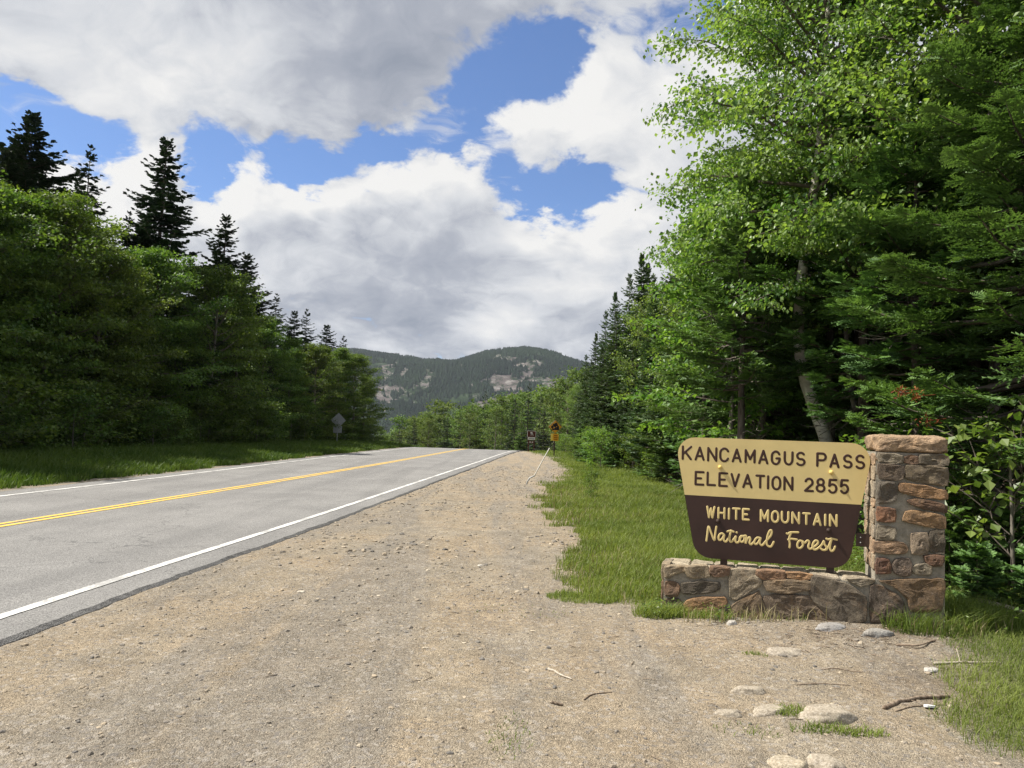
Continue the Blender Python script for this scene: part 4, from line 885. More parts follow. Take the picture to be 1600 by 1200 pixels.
# flat coping stones on top of the wall
g = np.random.default_rng(8)
def slab(x0, x1, y0, y1, z0, z1_, seed, parent, tint, name='stone', rough=.012, n=(7, 5)):
    g = np.random.default_rng(seed); B = Buf(); nu, nv = n
    U_, V_ = np.meshgrid(np.linspace(0, 1, nu), np.linspace(0, 1, nv))
    # a rounded irregular block from a subdivided box
    P_, Q_ = [], []; cnt = 0
    def face(f):
        nonlocal cnt
        A = f(U_, V_).reshape(-1, 3); i = np.arange(nu * nv).reshape(nv, nu) + cnt
        P_.append(A); Q_.append(np.stack([i[:-1, :-1], i[:-1, 1:], i[1:, 1:], i[1:, :-1]], -1).reshape(-1, 4)); cnt += nu * nv
    one, zero = np.ones_like(U_), np.zeros_like(U_)
    face(lambda u, v: np.stack([u, zero, v], -1)); face(lambda u, v: np.stack([1 - u, one, v], -1)); face(lambda u, v: np.stack([zero, 1 - u, v], -1))
    face(lambda u, v: np.stack([one, u, v], -1)); face(lambda u, v: np.stack([u, v, one], -1)); face(lambda u, v: np.stack([u, 1 - v, zero], -1))
    A = np.vstack(P_); S = np.array([x1 - x0, y1 - y0, z1_ - z0]); C = (A - .5) * 2
    r_ = (np.abs(C) ** 7).sum(1) ** (1 / 7); C = C / np.maximum(r_, 1e-6)[:, None] * np.abs(C).max(1)[:, None]
    w = A * S; key = np.round(A * 1000)
    nz = lambda s: (fbm(w[:, 0] * 14 + s, (w[:, 1] + w[:, 2] * 1.7) * 14, 4, seed + s) - .5) * 2
    W = (C / 2 + .5) * S + np.array([x0, y0, z0]) + np.stack([nz(1), nz(2), nz(3)], 1) * rough
    me = mesh('stone', W, [np.vstack(Q_)], M_stone)
    import bmesh
    bm = bmesh.new(); bm.from_mesh(me); bmesh.ops.remove_doubles(bm, verts=bm.verts, dist=.0005); bm.to_mesh(me); bm.free()
    o = stone_obj(me, parent, tint, name); return o
cop = [0, .22, .43, .62, .83, 1.02, 1.24, 1.50, 1.745]
for i in range(8):
    zt = .410 + .018 * cop[i] / 1.75
    slab(cop[i] + .006, cop[i + 1] - .006, -.004 + .010 * (i % 2), .14 + .03 * (i % 3), zt - .035, zt + .012, 20 + i, wall, [(.36, .31, .24), (.42, .38, .31), (.34, .22, .14), (.38, .34, .28), (.38, .25, .15), (.36, .23, .14), (.34, .31, .27), (.40, .37, .32)][i])
    slab(cop[i] + .006, cop[i + 1] - .006, .16 + .03 * (i % 3), .475, zt - .035, zt + .016, 40 + i, wall, [(.42, .38, .31), (.36, .33, .27), (.40, .36, .30)][i % 3])
# stones on the left end of the wall and the left face of the pillar
def leftface(X_): return lambda V: np.column_stack([X_ - (-V[:, 1]), V[:, 0], V[:, 2]])
for i, (y0, y1, za, zb) in enumerate([(.01, .2, .3, .43), (.22, .44, .28, .42), (.02, .25, .13, .27), (.27, .45, .1, .26), (.02, .45, -.05, .1)]):
    stone_obj(stone_mesh([(y0, za), (y1, za), (y1, zb), (y0, zb)], 0, .026, 70 + i, map3=leftface(0.)), wall, [tan_, grey_, red_, brn, dark_][i])
zz = [.53, .66, .79, .91, 1.05, 1.13, 1.28, 1.41, 1.51]
for i in range(8):
    for j, (ya, yb) in enumerate(((.01, .17 + .05 * (i % 2)), (.19 + .05 * (i % 2), .40), (.42, .55))):
        stone_obj(stone_mesh([(ya, zz[i] + .008), (yb, zz[i] + .008), (yb, zz[i + 1] - .012), (ya, zz[i + 1] - .012)], 0, .014, 90 + i * 3 + j, map3=leftface(1.752)), pillar, [(.36, .30, .23), (.40, .28, .19), (.34, .31, .27)][(i + j) % 3])
cap = slab(1.734, 2.312, -.032, .585, 1.523, 1.672, 61, mon, (.42, .29, .19), 'cap_stone', .017, (22, 12))
# ------------------------------------------------------------ name board
L1 = [('K', 0.118, 0.214, 1.377, 1.514), ('A', 0.236, 0.33, 1.376, 1.51), ('N', 0.349, 0.443, 1.372, 1.509), ('C', 0.457, 0.551, 1.372, 1.51), ('A', 0.569, 0.659, 1.374, 1.505), ('M', 0.682, 0.781, 1.373, 1.503), ('A', 0.801, 0.892, 1.369, 1.503), ('G', 0.909, 0.997, 1.366, 1.501), ('U', 1.019, 1.106, 1.368, 1.499), ('S', 1.122, 1.208, 1.367, 1.499), ('P', 1.294, 1.384, 1.367, 1.499), ('A', 1.403, 1.49, 1.363, 1.494), ('S', 1.513, 1.596, 1.364, 1.492), ('S', 1.613, 1.697, 1.362, 1.494)]
L2 = [('E', 0.24, 0.332, 1.146, 1.283), ('L', 0.348, 0.436, 1.148, 1.282), ('E', 0.454, 0.542, 1.145, 1.282), ('V', 0.561, 0.646, 1.148, 1.279), ('A', 0.666, 0.758, 1.145, 1.278), ('T', 0.779, 0.866, 1.148, 1.276), ('I', 0.881, 0.9, 1.144, 1.274), ('O', 0.918, 1.005, 1.14, 1.273), ('N', 1.02, 1.108, 1.142, 1.273), ('2', 1.195, 1.28, 1.141, 1.271), ('8', 1.291, 1.376, 1.14, 1.273), ('5', 1.392, 1.476, 1.136, 1.27), ('5', 1.49, 1.57, 1.137, 1.272)]
L3 = [('W', 0.352, 0.436, 0.851, 0.967), ('H', 0.453, 0.525, 0.851, 0.962), ('I', 0.546, 0.565, 0.849, 0.96), ('T', 0.58, 0.658, 0.851, 0.964), ('E', 0.669, 0.739, 0.851, 0.965), ('M', 0.824, 0.905, 0.849, 0.965), ('O', 0.92, 0.993, 0.846, 0.961), ('U', 1.004, 1.078, 0.847, 0.961), ('N', 1.093, 1.168, 0.849, 0.961), ('T', 1.183, 1.256, 0.847, 0.959), ('A', 1.273, 1.348, 0.846, 0.96), ('I', 1.368, 1.384, 0.848, 0.958), ('N', 1.406, 1.479, 0.847, 0.961)]
SCRIPT = [[(0.36, 0.645), (0.365, 0.689), (0.376, 0.777), (0.402, 0.717), (0.43, 0.654), (0.437, 0.711), (0.446, 0.779)], [(0.517, 0.708), (0.497, 0.722), (0.476, 0.71), (0.467, 0.684), (0.474, 0.66), (0.492, 0.665), (0.508, 0.689), (0.517, 0.708), (0.513, 0.675), (0.519, 0.654), (0.535, 0.651), (0.554, 0.682), (0.568, 0.72), (0.579, 0.761), (0.566, 0.704), (0.565, 0.67), (0.577, 0.65), (0.597, 0.671), (0.621, 0.704), (0.615, 0.674), (0.622, 0.651), (0.638, 0.65), (0.651, 0.668), (0.656, 0.698), (0.675, 0.712), (0.693, 0.698), (0.691, 0.673), (0.673, 0.657), (0.657, 0.669), (0.663, 0.699), (0.687, 0.712), (0.711, 0.71), (0.705, 0.646), (0.716, 0.677), (0.736, 0.704), (0.746, 0.69), (0.74, 0.654), (0.754, 0.641), (0.771, 0.661)], [(0.834, 0.703), (0.806, 0.706), (0.785, 0.682), (0.781, 0.657), (0.796, 0.646), (0.815, 0.664), (0.834, 0.703), (0.827, 0.665), (0.838, 0.643), (0.853, 0.644), (0.874, 0.673), (0.917, 0.725), (0.93, 0.763), (0.922, 0.781), (0.907, 0.767), (0.894, 0.727), (0.886, 0.67), (0.896, 0.641), (0.924, 0.635), (0.947, 0.678)], [(0.541, 0.742), (0.566, 0.749), (0.599, 0.744)], [(0.625, 0.741), (0.627, 0.738)], [(1.056, 0.762), (1.068, 0.758), (1.088, 0.773), (1.153, 0.778)], [(1.092, 0.768), (1.077, 0.716), (1.084, 0.676), (1.082, 0.639)], [(1.069, 0.708), (1.096, 0.716), (1.143, 0.713)], [(1.185, 0.704), (1.162, 0.703), (1.147, 0.673), (1.152, 0.645), (1.173, 0.641), (1.194, 0.668), (1.187, 0.702), (1.208, 0.689), (1.229, 0.711), (1.247, 0.699), (1.238, 0.66), (1.251, 0.64), (1.274, 0.651), (1.312, 0.685), (1.318, 0.708), (1.299, 0.717), (1.28, 0.694), (1.273, 0.659), (1.288, 0.637), (1.312, 0.645), (1.35, 0.684), (1.366, 0.717), (1.372, 0.69), (1.389, 0.663), (1.381, 0.642), (1.358, 0.639), (1.341, 0.651)], [(1.389, 0.644), (1.41, 0.684), (1.433, 0.751), (1.421, 0.702), (1.417, 0.662), (1.429, 0.634), (1.448, 0.647), (1.459, 0.676)], [(1.387, 0.74), (1.402, 0.734), (1.436, 0.743), (1.471, 0.736)]]

board = thing('name_board', 'trapezoid cream and brown wooden forest entrance sign reading Kancamagus Pass Elevation 2855', 'sign', MO, YAW)
BY = .2     # board front face
def rounded(pts, rads, k=7):
    pts = [Vector(p) for p in pts]; out = []
    for i, p in enumerate(pts):
        a_, c_ = (pts[i - 1] - p).normalized(), (pts[(i + 1) % len(pts)] - p).normalized(); r_ = rads[i]
        if r_ <= 0: out.append((p.x, p.y)); continue
        th = a_.angle(c_); t_ = r_ / math.tan(th / 2); s_, e_ = p + a_ * t_, p + c_ * t_; cen = p + (a_ + c_).normalized() * (r_ / math.sin(th / 2))
        a0 = math.atan2(s_.y - cen.y, s_.x - cen.x); a1 = math.atan2(e_.y - cen.y, e_.x - cen.x); d = (a1 - a0 + math.pi) % (2 * math.pi) - math.pi
        out += [(cen.x + r_ * math.cos(a0 + d * j / k), cen.y + r_ * math.sin(a0 + d * j / k)) for j in range(k + 1)]
    return out
TL, TR_, BR, BL = (.052, 1.592), (1.768, 1.592), (1.565, .488), (.262, .488)
DIV = 1.055; fdiv = (DIV - BL[1]) / (TL[1] - BL[1]); ML = (BL[0] + (TL[0] - BL[0]) * fdiv, DIV); MR = (BR[0] + (TR_[0] - BR[0]) * fdiv, DIV)
B = Buf(); prism(B, rounded([ML, MR, TR_, TL], [0, 0, .155, .155]), BY, BY + .03); link('cream_panel', B.mesh('cream_panel', M_cream), board)
B = Buf(); prism(B, rounded([BL, BR, (MR[0], MR[1] - .002), (ML[0], ML[1] - .002)], [.17, .17, 0, 0]), BY, BY + .03); link('brown_panel', B.mesh('brown_panel', M_brown), board)
for x in (.515, 1.425):
    B = Buf(); box(B, (x, BY + .062, .95), (.062, .06, 1.05)); link('leg', B.mesh('leg', M_darksteel), board)
B = Buf(); box(B, (1.69, BY + .020, .748), (.12, .012, .115)); link('bracket', B.mesh('bracket', M_darksteel), board)
for zz_ in (.725, .77):
    B = Buf(); tube(B, [(1.665, BY + .016, zz_), (1.665, BY + .008, zz_)], .006, 8); link('screw', B.mesh('screw', M_galv), board)
for (x, z_, mm) in ((.468, 1.326, M_bolt), (1.42, 1.326, M_bolt), (.458, .833, M_darksteel), (1.403, .815, M_darksteel)):
    B = Buf(); tube(B, [(x, BY + .002, z_), (x, BY - .012, z_)], .019, 12); tube(B, [(x, BY - .008, z_), (x, BY - .022, z_)], .011, 6); link('bolt', B.mesh('bolt', mm), board)
def arc(cx, cy, rx, ry, a0, a1, n=10): return [(cx + rx * math.cos(R(a0 + (a1 - a0) * i / n)), cy + ry * math.sin(R(a0 + (a1 - a0) * i / n))) for i in range(n + 1)]
GL = {'K': [[(0, 0), (0, 1)], [(1, 1), (0, .38)], [(.30, .58), (1, 0)]], 'A': [[(0, 0), (.5, 1), (1, 0)], [(.17, .3), (.83, .3)]], 'N': [[(0, 0), (0, 1), (1, 0), (1, 1)]],
      'C': [arc(.5, .62, .5, .38, 25, 180) + arc(.5, .38, .5, .38, 180, 335)], 'M': [[(0, 0), (0, 1), (.5, .25), (1, 1), (1, 0)]],
      'G': [arc(.5, .62, .5, .38, 25, 180) + arc(.5, .38, .5, .38, 180, 360) + [(1, .46), (.6, .46)]], 'U': [[(0, 1)] + arc(.5, .42, .5, .42, 180, 360) + [(1, 1)]],
      'S': [arc(.5, .74, .46, .26, 30, 270) + arc(.5, .25, .5, .25, 90, -150)[1:]], 'P': [[(0, 0), (0, 1), (.6, 1)] + arc(.6, .73, .4, .27, 90, -90)[1:] + [(0, .46)]],
      'E': [[(1, 1), (0, 1), (0, 0), (1, 0)], [(0, .5), (.7, .5)]], 'L': [[(0, 1), (0, 0), (1, 0)]], 'V': [[(0, 1), (.5, 0), (1, 1)]], 'T': [[(0, 1), (1, 1)], [(.5, 1), (.5, 0)]],
      'I': [[(.5, 0), (.5, 1)]], 'O': [arc(.5, .6, .5, .4, 0, 180) + arc(.5, .4, .5, .4, 180, 360) + [(1, .6)]], 'W': [[(0, 1), (.26, 0), (.5, .85), (.74, 0), (1, 1)]], 'H': [[(0, 0), (0, 1)], [(1, 0), (1, 1)], [(0, .5), (1, .5)]],
      '2': [arc(.5, .7, .46, .3, 165, -30) + [(0, 0), (1, 0)]], '8': [arc(.5, .76, .40, .24, -90, 270, 16), arc(.5, .27, .5, .27, 90, 450, 16)], '5': [[(.95, 1), (.12, 1), (.05, .52)] + arc(.48, .33, .5, .33, 115, -150)]}
def letter(c, x0, x1, z0, z1_, w, m_):
    B = Buf(); r_ = w / 2; sx, sz = (x1 - x0) - w, (z1_ - z0) - w
    if c == 'I': x0, sx = (x0 + x1) / 2 - r_, 0
    for st in GL[c]:
        pts = []
        for (a_, b_) in st: pts.append((x0 + r_ + a_ * sx, BY - .0005, z0 + r_ + b_ * sz))
        # split at sharp corners so that every stroke keeps its width
        seg = [pts[0]]
        for i in range(1, len(pts)):
            seg.append(pts[i])
            if i < len(pts) - 1:
                u_ = Vector(pts[i]) - Vector(pts[i - 1]); v_ = Vector(pts[i + 1]) - Vector(pts[i])
                if u_.length > 1e-6 and v_.length > 1e-6 and u_.angle(v_) > R(40): tube(B, seg, r_, 8, squash=((0, 1, 0), .12)); seg = [pts[i]]
        if len(seg) > 1: tube(B, seg, r_, 8, squash=((0, 1, 0), .12))
    link('letter', B.mesh('letter', m_, True), board)
for L_, w, m_ in ((L1, .0215, M_brownletter), (L2, .0215, M_brownletter), (L3, .0195, M_cream)):
    for c, x0, x1, z0, z1_ in L_: letter(c, x0, x1, z0, z1_, w, m_)
def smooth_path(p, n=5):
    p = [Vector((a, b)) for a, b in p]; out = []
    for i in range(len(p) - 1):
        a_, b_, c_, d_ = p[max(0, i - 1)], p[i], p[i + 1], p[min(len(p) - 1, i + 2)]
        for j in range(n):
            t = j / n; out.append(.5 * ((2 * b_) + (c_ - a_) * t + (2 * a_ - 5 * b_ + 4 * c_ - d_) * t * t + (3 * b_ - a_ - 3 * c_ + d_) * t ** 3))
    return out + [p[-1]]
for i, st in enumerate(SCRIPT):
    B = Buf(); q = smooth_path(st) if len(st) > 2 else [Vector(s) for s in st]
    tube(B, [(v_.x, BY - .0005, v_.y) for v_ in q], .0092, 8, squash=((0, 1, 0), .12)); link('script_stroke', B.mesh('script_stroke', M_cream, True), board)

# ------------------------------------------------------------ road signs and pole
def diamond(B, c, half, y0, y1, r=.05):
    prism(B, rounded([(c[0], c[1] - half), (c[0] + half, c[1]), (c[0], c[1] + half), (c[0] - half, c[1])], [r] * 4, 4), y0, y1)
s = thing('road_sign', 'grey back of a diamond sign with square plaque on the left verge', 'road sign', (-12.17, 54.4, z1(-12.17, 54.4)), R(-3))
B = Buf(); diamond(B, (0, 1.86), .54, .04, .045); link('diamond_plate', B.mesh('plate', M_galv), s)
B = Buf(); prism(B, rounded([(-.34, .98), (.28, .98), (.28, 1.46), (-.34, 1.46)], [.04] * 4, 3), .04, .045); link('plaque', B.mesh('plaque', M_galv), s)
B = Buf(); box(B, (-.02, .0, 1.0), (.05, .03, 2.5)); box(B, (-.045, .018, 1.0), (.012, .03, 2.5)); link('post', B.mesh('post', M_galv), s)
yx, yy = 2.98, 51.4
s = thing('road_sign', 'yellow diamond warning sign with black truck on a slope symbol, right verge', 'road sign', (yx, yy, z1(yx, yy) - .1), R(4))
B = Buf(); diamond(B, (0, 2.02), .47, -.012, -.007); link('diamond_plate', B.mesh('plate', M_signyellow), s)
B = Buf(); ring = rounded([(0, 2.02 - .44), (.44, 2.02), (0, 2.46), (-.44, 2.02)], [.04] * 4, 4); tube(B, [(a_, -.014, b_) for a_, b_ in ring + ring[:1]], .012, 4, cap=False); link('border', B.mesh('border', M_signblack), s)
B = Buf()   # truck running down a slope
prism(B, [(-.30, 1.80), (.26, 1.80), (.26, 2.10)][:3], -.018, -.0125)
ca, sa = math.cos(R(27)), math.sin(R(27))
def rotp(p): return [(.0 + a_ * ca - b_ * sa, 1.98 + a_ * sa + b_ * ca) for a_, b_ in p]
prism(B, rotp([(-.08, .04), (.24, .04), (.24, .26), (-.08, .26)]), -.018, -.0125)
prism(B, rotp([(-.25, .04), (-.10, .04), (-.10, .21), (-.18, .21), (-.25, .13)]), -.018, -.0125)
for wx in (-.18, .03, .17): prism(B, rotp(arc(wx, .03, .045, .045, 0, 324, 9)), -.018, -.0125)
link('truck_symbol', B.mesh('truck', M_signblack), s)
B = Buf(); prism(B, [(-.14, 1.08), (.25, 1.08), (.25, 1.56), (-.14, 1.56)], -.012, -.007); link('plaque', B.mesh('plaque', M_signyellow), s)
B = Buf(); prism(B, [(-.27, 1.10), (-.142, 1.10), (-.142, 1.58), (-.27, 1.58)], -.02, -.013); link('reflector_strip', B.mesh('strip', M_signlight), s)
for zz_ in (1.19, 1.31, 1.43):
    B = Buf(); box(B, (.05, -.016, zz_), (.24, .006, .05)); link('plaque_bar', B.mesh('bar', plain('dark_orange_ink', (.30, .10, .01))) , s)
B = Buf(); box(B, (-.02, .022, 1.1), (.075, .05, 2.4)); link('post', B.mesh('post', M_darksteel), s)
bx, by = 1.65, 59.5
s = thing('recreation_sign', 'small brown recreation sign with white symbol and plates among the bushes', 'road sign', (bx, by, z1(bx, by)), R(3))
B = Buf(); box(B, (0, 0, 1.36), (.62, .02, .46)); link('brown_plate', B.mesh('plate', M_signbrown), s)
B = Buf(); box(B, (0, -.003, 1.60), (.64, .03, .03)); box(B, (-.322, -.003, 1.36), (.022, .03, .46)); box(B, (.322, -.003, 1.36), (.022, .03, .46)); link('frame', B.mesh('frame', M_signwhite), s)
B = Buf(); tube(B, [(-.10, -.014, 1.47), (-.02, -.014, 1.50), (.05, -.014, 1.46), (.06, -.014, 1.40), (.12, -.014, 1.26)], .022, 6); tube(B, [(.0, -.014, 1.46), (-.02, -.014, 1.36), (-.05, -.014, 1.26)], .02, 6); tube(B, [(.0, -.014, 1.44), (-.09, -.014, 1.40)], .014, 6); link('white_symbol', B.mesh('symbol', M_signwhite), s)
B = Buf(); box(B, (0, -.004, 1.02), (.56, .02, .2)); link('white_plate', B.mesh('plate', M_signwhite), s)
B = Buf(); box(B, (0, -.018, 1.02), (.44, .006, .09)); link('grey_band', B.mesh('band', M_galv), s)
B = Buf(); box(B, (0, -.004, .74), (.38, .02, .2)); link('lower_plate', B.mesh('plate', M_signbrown), s)
for xx in (-.1, .08):
    B = Buf(); box(B, (xx, -.018, .74), (.12, .006, .06)); link('white_mark', B.mesh('mark', M_signwhite), s)
for xx in (-.22, .22):
    B = Buf(); box(B, (xx, .035, .75), (.07, .05, 1.7)); link('post', B.mesh('post', M_signbrown), s)
# leaning roadside pole
px_, py_ = .54, 23.05; pz = z1(px_, py_)
s = thing('marker_pole', 'thin pale bent marker pole leaning right on the gravel shoulder', 'pole', (px_, py_, pz))
B = Buf(); tube(B, [(.22, 0, .26), (.36, .01, .54), (.50, .02, .81), (.645, .02, 1.09)], .0155, 8); link('shaft', B.mesh('shaft', M_pole, True), s)
B = Buf(); tube(B, [(-.02, 0, -.06), (.02, 0, .08), (.08, 0, .19), (.22, 0, .26)], .02, 8); link('foot', B.mesh('foot', M_galv, True), s)

# ------------------------------------------------------------ stones, sticks and litter on the turnout
def boulder(x, y, sx, sy, sz, label, tint, seed, sink=.45, rz=0.):
    import bmesh
    bm = bmesh.new(); bmesh.ops.create_icosphere(bm, subdivisions=4, radius=1); g = np.random.default_rng(seed)
    V = np.array([v.co for v in bm.verts]); n_ = V.copy()
    w = (fbm(V[:, 0] * 1.5 + seed, V[:, 1] * 1.5 + V[:, 2], 4, seed) - .5) * .5 + (fbm(V[:, 0] * 6, V[:, 1] * 6 + V[:, 2] * 3, 3, seed + 1) - .5) * .16
    V = V * (1 + w[:, None]); V[:, 2] = np.clip(V[:, 2], -1, .78 + .1 * w)
    for v, c_ in zip(bm.verts, V * [sx, sy, sz]): v.co = c_
    for f_ in bm.faces: f_.smooth = True
    me = bpy.data.meshes.new('rock'); bm.to_mesh(me); bm.free(); me.materials.append(M_rock)
    o = link('rock', me, None, (x, y, z1(x, y) + sz * (1 - 2 * sink) - sz * .32), label, 'rock'); o.rotation_euler = (0, 0, rz); o['tint'] = [*tint, 1.]; return o
M_rock, T, o = mat('granite'); tc = T.n('ShaderNodeTexCoord').outputs['Object']
ca_ = T.n('ShaderNodeAttribute', attribute_type='OBJECT', attribute_name='tint').outputs['Color']
n = T.noise(tc, 70, 8, .8).outputs[0]; n2 = T.noise(tc, 8, 5, .6).outputs[0]
c = T.mix(T.ss(n2, .35, .65), T.mix(.4, ca_, (.16, .13, .10)), ca_); c = T.mix(T.ss(n, .5, .62), c, T.mix(.5, c, (.6, .55, .48))); c = T.mix(T.ss(n, .50, .40), c, T.mix(.5, c, (.07, .06, .05)))
b = pbsdf(T, o, Base_Color=c, Roughness=.9); bump(T, b, T.m('ADD', n, n2), .7, .012)
pale, greyr = (.38, .325, .245), (.235, .23, .215)
boulder(1.87, 4.52, .175, .10, .085, 'largest pale flat boulder half buried near the lower right', pale, 1, .42, .1)
boulder(1.58, 4.62, .13, .08, .055, 'pale flat rock touching the left side of the largest boulder', pale, 2, .5, .5)
boulder(1.56, 4.97, .11, .055, .05, 'pale oval rock set behind the lower-right boulders', pale, 3, .45, 0)
boulder(1.31, 4.55, .09, .05, .04, 'small pale rock left of the buried boulders', pale, 4, .5, .2)
boulder(2.10, 5.88, .17, .09, .055, 'flat tan rock sunk in gravel below the middle of the wall', (.36, .31, .24), 5, .5, .1)
boulder(3.00, 6.28, .13, .08, .065, 'speckled grey rock in front of the right half of the wall', greyr, 6, .42, .2)
boulder(2.72, 6.50, .15, .09, .05, 'flat bluish grey rock left of the speckled rock', (.26, .255, .25), 7, .5, .4)
boulder(1.42, 3.88, .10, .09, .06, 'pale rock at the bottom edge, left of its twin', (.44, .37, .26), 8, .45, .3)
boulder(1.62, 3.93, .09, .09, .065, 'pale rounded rock at the bottom edge, right of its twin', pale, 9, .45, 1.3)
boulder(1.93, 6.62, .045, .035, .04, 'small whitish stone in the grass at the wall foot', (.48, .46, .42), 10, .35, .3)
boulder(2.80, 6.98, .05, .03, .045, 'small pointed grey stone leaning against the wall foot', (.33, .34, .36), 11, .3, .3)
boulder(-1.93, 7.4, .04, .03, .018, 'flat pale stone alone on the gravel beside the road', (.62, .56, .45), 12, .4, .3)
boulder(-.30, 9.2, .035, .03, .018, 'pale pebble stone in the middle of the gravel shoulder', (.55, .52, .46), 13, .4, .3)
boulder(3.02, 5.52, .06, .04, .02, 'flat grey-white stone beside the pale stick', (.48, .46, .43), 14, .4, .3)
def stick(pts, r0, label, m_=None, taper=.5, seed=0, twigs=0):
    g = np.random.default_rng(seed); pts = np.asarray(pts, float); n = 10; s = np.linspace(0, 1, n); u = np.linspace(0, 1, len(pts))
    q = np.stack([np.interp(s, u, pts[:, k]) for k in range(2)], 1); q += g.normal(0, .0022, q.shape); z = zg(q[:, 0], q[:, 1]) + r0 * .8 + (np.interp(s, u, pts[:, 2]) if pts.shape[1] > 2 else 0)
    z = np.maximum(z, np.interp(s, [0, 1], [z[0], z[-1]])) ; c = np.array([*q.mean(0), 0]); Q = np.column_stack([q, z])
    B = Buf(); tube(B, Q - c, r0 * (1 - (1 - taper) * s) * (1 + g.normal(0, .03, n)), 7)
    for k in range(twigs):
        i = g.integers(2, n - 1); d = g.normal(0, 1, 3); d[2] = abs(d[2]) * .3; d = d / np.linalg.norm(d) * g.uniform(.05, .12)
        tube(B, [Q[i] - c, Q[i] - c + d], [r0 * .5, r0 * .2], 4)
    return link('stick', B.mesh('stick', m_ or M_stick, True), None, tuple(c), label, 'stick')
stick([(2.30, 4.72), (2.45, 4.84), (2.62, 4.95), (2.86, 5.02)], .0125, 'thick dark brown stick lying against the grass at lower right', taper=.8, seed=1)
stick([(2.36, 4.70), (2.52, 4.78), (2.80, 4.90)], .005, 'thin dark twig lying just below the thick stick', seed=2)
stick([(3.10, 5.64), (3.35, 5.68), (3.62, 5.70)], .010, 'pale straight stick lying in the right-hand grass', M_palestick, seed=3, twigs=2)
stick([(3.05, 6.05), (3.18, 6.0), (3.38, 6.12)], .011, 'curved brown stick among bark litter right of the grey rock', seed=4)
stick([(3.22, 6.75), (3.36, 6.62), (3.50, 6.48)], .010, 'broken pale branch below the right end of the wall', M_palestick, seed=5, twigs=4)
stick([(.31, 5.28), (.38, 5.16), (.45, 5.06)], .009, 'short pale stick on the gravel left of centre', M_palestick, seed=6)
stick([(2.20, 5.48), (2.33, 5.50), (2.50, 5.44)], .0055, 'thin crooked twig crossing the gravel below the rocks', seed=7, twigs=1)
stick([(.50, 4.70), (.56, 4.78), (.68, 4.82)], .006, 'thin bent brown twig left of the buried boulders', seed=8)
stick([(.30, 4.60), (.36, 4.60)], .009, 'stubby dark brown stick end on the gravel', seed=9, taper=.9)
stick([(1.93, 5.12), (2.1, 5.16), (2.28, 5.13)], .0045, 'dark thin twig right above the largest boulder', seed=10, twigs=1)
stick([(4.25, 7.0, .12), (4.45, 6.85, .1), (4.7, 6.7, .03)], .022, 'pale fallen branch in the undergrowth right of the pillar', M_palestick, seed=11, taper=.7)
B = Buf(); prism(B, arc(0, 0, .045, .022, 0, 340, 12), -.006, .006); me = B.mesh('litter', M_litter)
l_ = link('paper_scrap', me, None, (2.60, 4.77, z1(2.6, 4.77) + .012), 'crumpled white scrap below the thick stick', 'litter'); l_.rotation_euler = (R(82), .15, .4)
# pebbles and litter twigs: uncountable
def pebbles(n, seed, xr, yr_, smin, smax, power=2.2, octa=False):
    g = np.random.default_rng(seed); x = g.uniform(*xr, n * 2); y = yr_[0] + (yr_[1] - yr_[0]) * g.random(n * 2) ** 1.6
    k = (x > redge(y) + .02) & (x < grass_edge(y) + .15) & (np.abs(x) < y * .75 + .6) & ((fbm(x * .9, y * .9, 4, 91) + g.random(n * 2) * .5) > .62 + .0 * x)
    x, y = x[k][:n], y[k][:n]; n = len(x)
    s = (smin + (smax - smin) * g.random(n) ** power) * np.clip(y / 6, .8, 1.7)
    ph = (1 + 5 ** .5) / 2; ico = np.array([(-1, ph, 0), (1, ph, 0), (-1, -ph, 0), (1, -ph, 0), (0, -1, ph), (0, 1, ph), (0, -1, -ph), (0, 1, -ph), (ph, 0, -1), (ph, 0, 1), (-ph, 0, -1), (-ph, 0, 1)]) / 1.9
    tri = np.array([(0, 11, 5), (0, 5, 1), (0, 1, 7), (0, 7, 10), (0, 10, 11), (1, 5, 9), (5, 11, 4), (11, 10, 2), (10, 7, 6), (7, 1, 8), (3, 9, 4), (3, 4, 2), (3, 2, 6), (3, 6, 8), (3, 8, 9), (4, 9, 5), (2, 4, 11), (6, 2, 10), (8, 6, 7), (9, 8, 1)])
    if octa: ico = np.array([(1, 0, 0), (-1, 0, 0), (0, 1, 0), (0, -1, 0), (0, 0, 1), (0, 0, -1)]) * 1.; tri = np.array([(0, 2, 4), (2, 1, 4), (1, 3, 4), (3, 0, 4), (2, 0, 5), (1, 2, 5), (3, 1, 5), (0, 3, 5)])
    nv_ = len(ico); V = ico[None] * (1 + g.uniform(-.28, .28, (n, nv_, 3))); V = V * np.stack([g.uniform(.7, 1.5, n), g.uniform(.6, 1.1, n), g.uniform(.3, .75, n)], 1)[:, None] * s[:, None, None]
    a = g.uniform(0, 6.28, n); ca, sa = np.cos(a)[:, None], np.sin(a)[:, None]
    V = np.stack([V[..., 0] * ca - V[..., 1] * sa + x[:, None], V[..., 0] * sa + V[..., 1] * ca + y[:, None], V[..., 2] + (zg(x, y) + s * .12)[:, None]], -1)
    F_ = (np.arange(n)[:, None, None] * nv_ + tri[None]).reshape(-1, 3)
    return V.reshape(-1, 3), F_, np.repeat(np.clip(g.beta(2, 2.2, n) + (g.random(n) > .96) * .4, 0, 1), len(tri))
V, F_, a_ = pebbles(14000, 5, (-5, 4.5), (2.6, 34), .003, .024, 4.6)
link('gravel', mesh('gravel', V, [F_], M_pebble, {'v': a_}), kind='stuff', label='loose grey and tan gravel stones scattered over the turnout', cat='gravel')
V, F_, a_ = pebbles(30000, 6, (-4, 3.6), (2.6, 8.5), .0028, .010, 2., True)
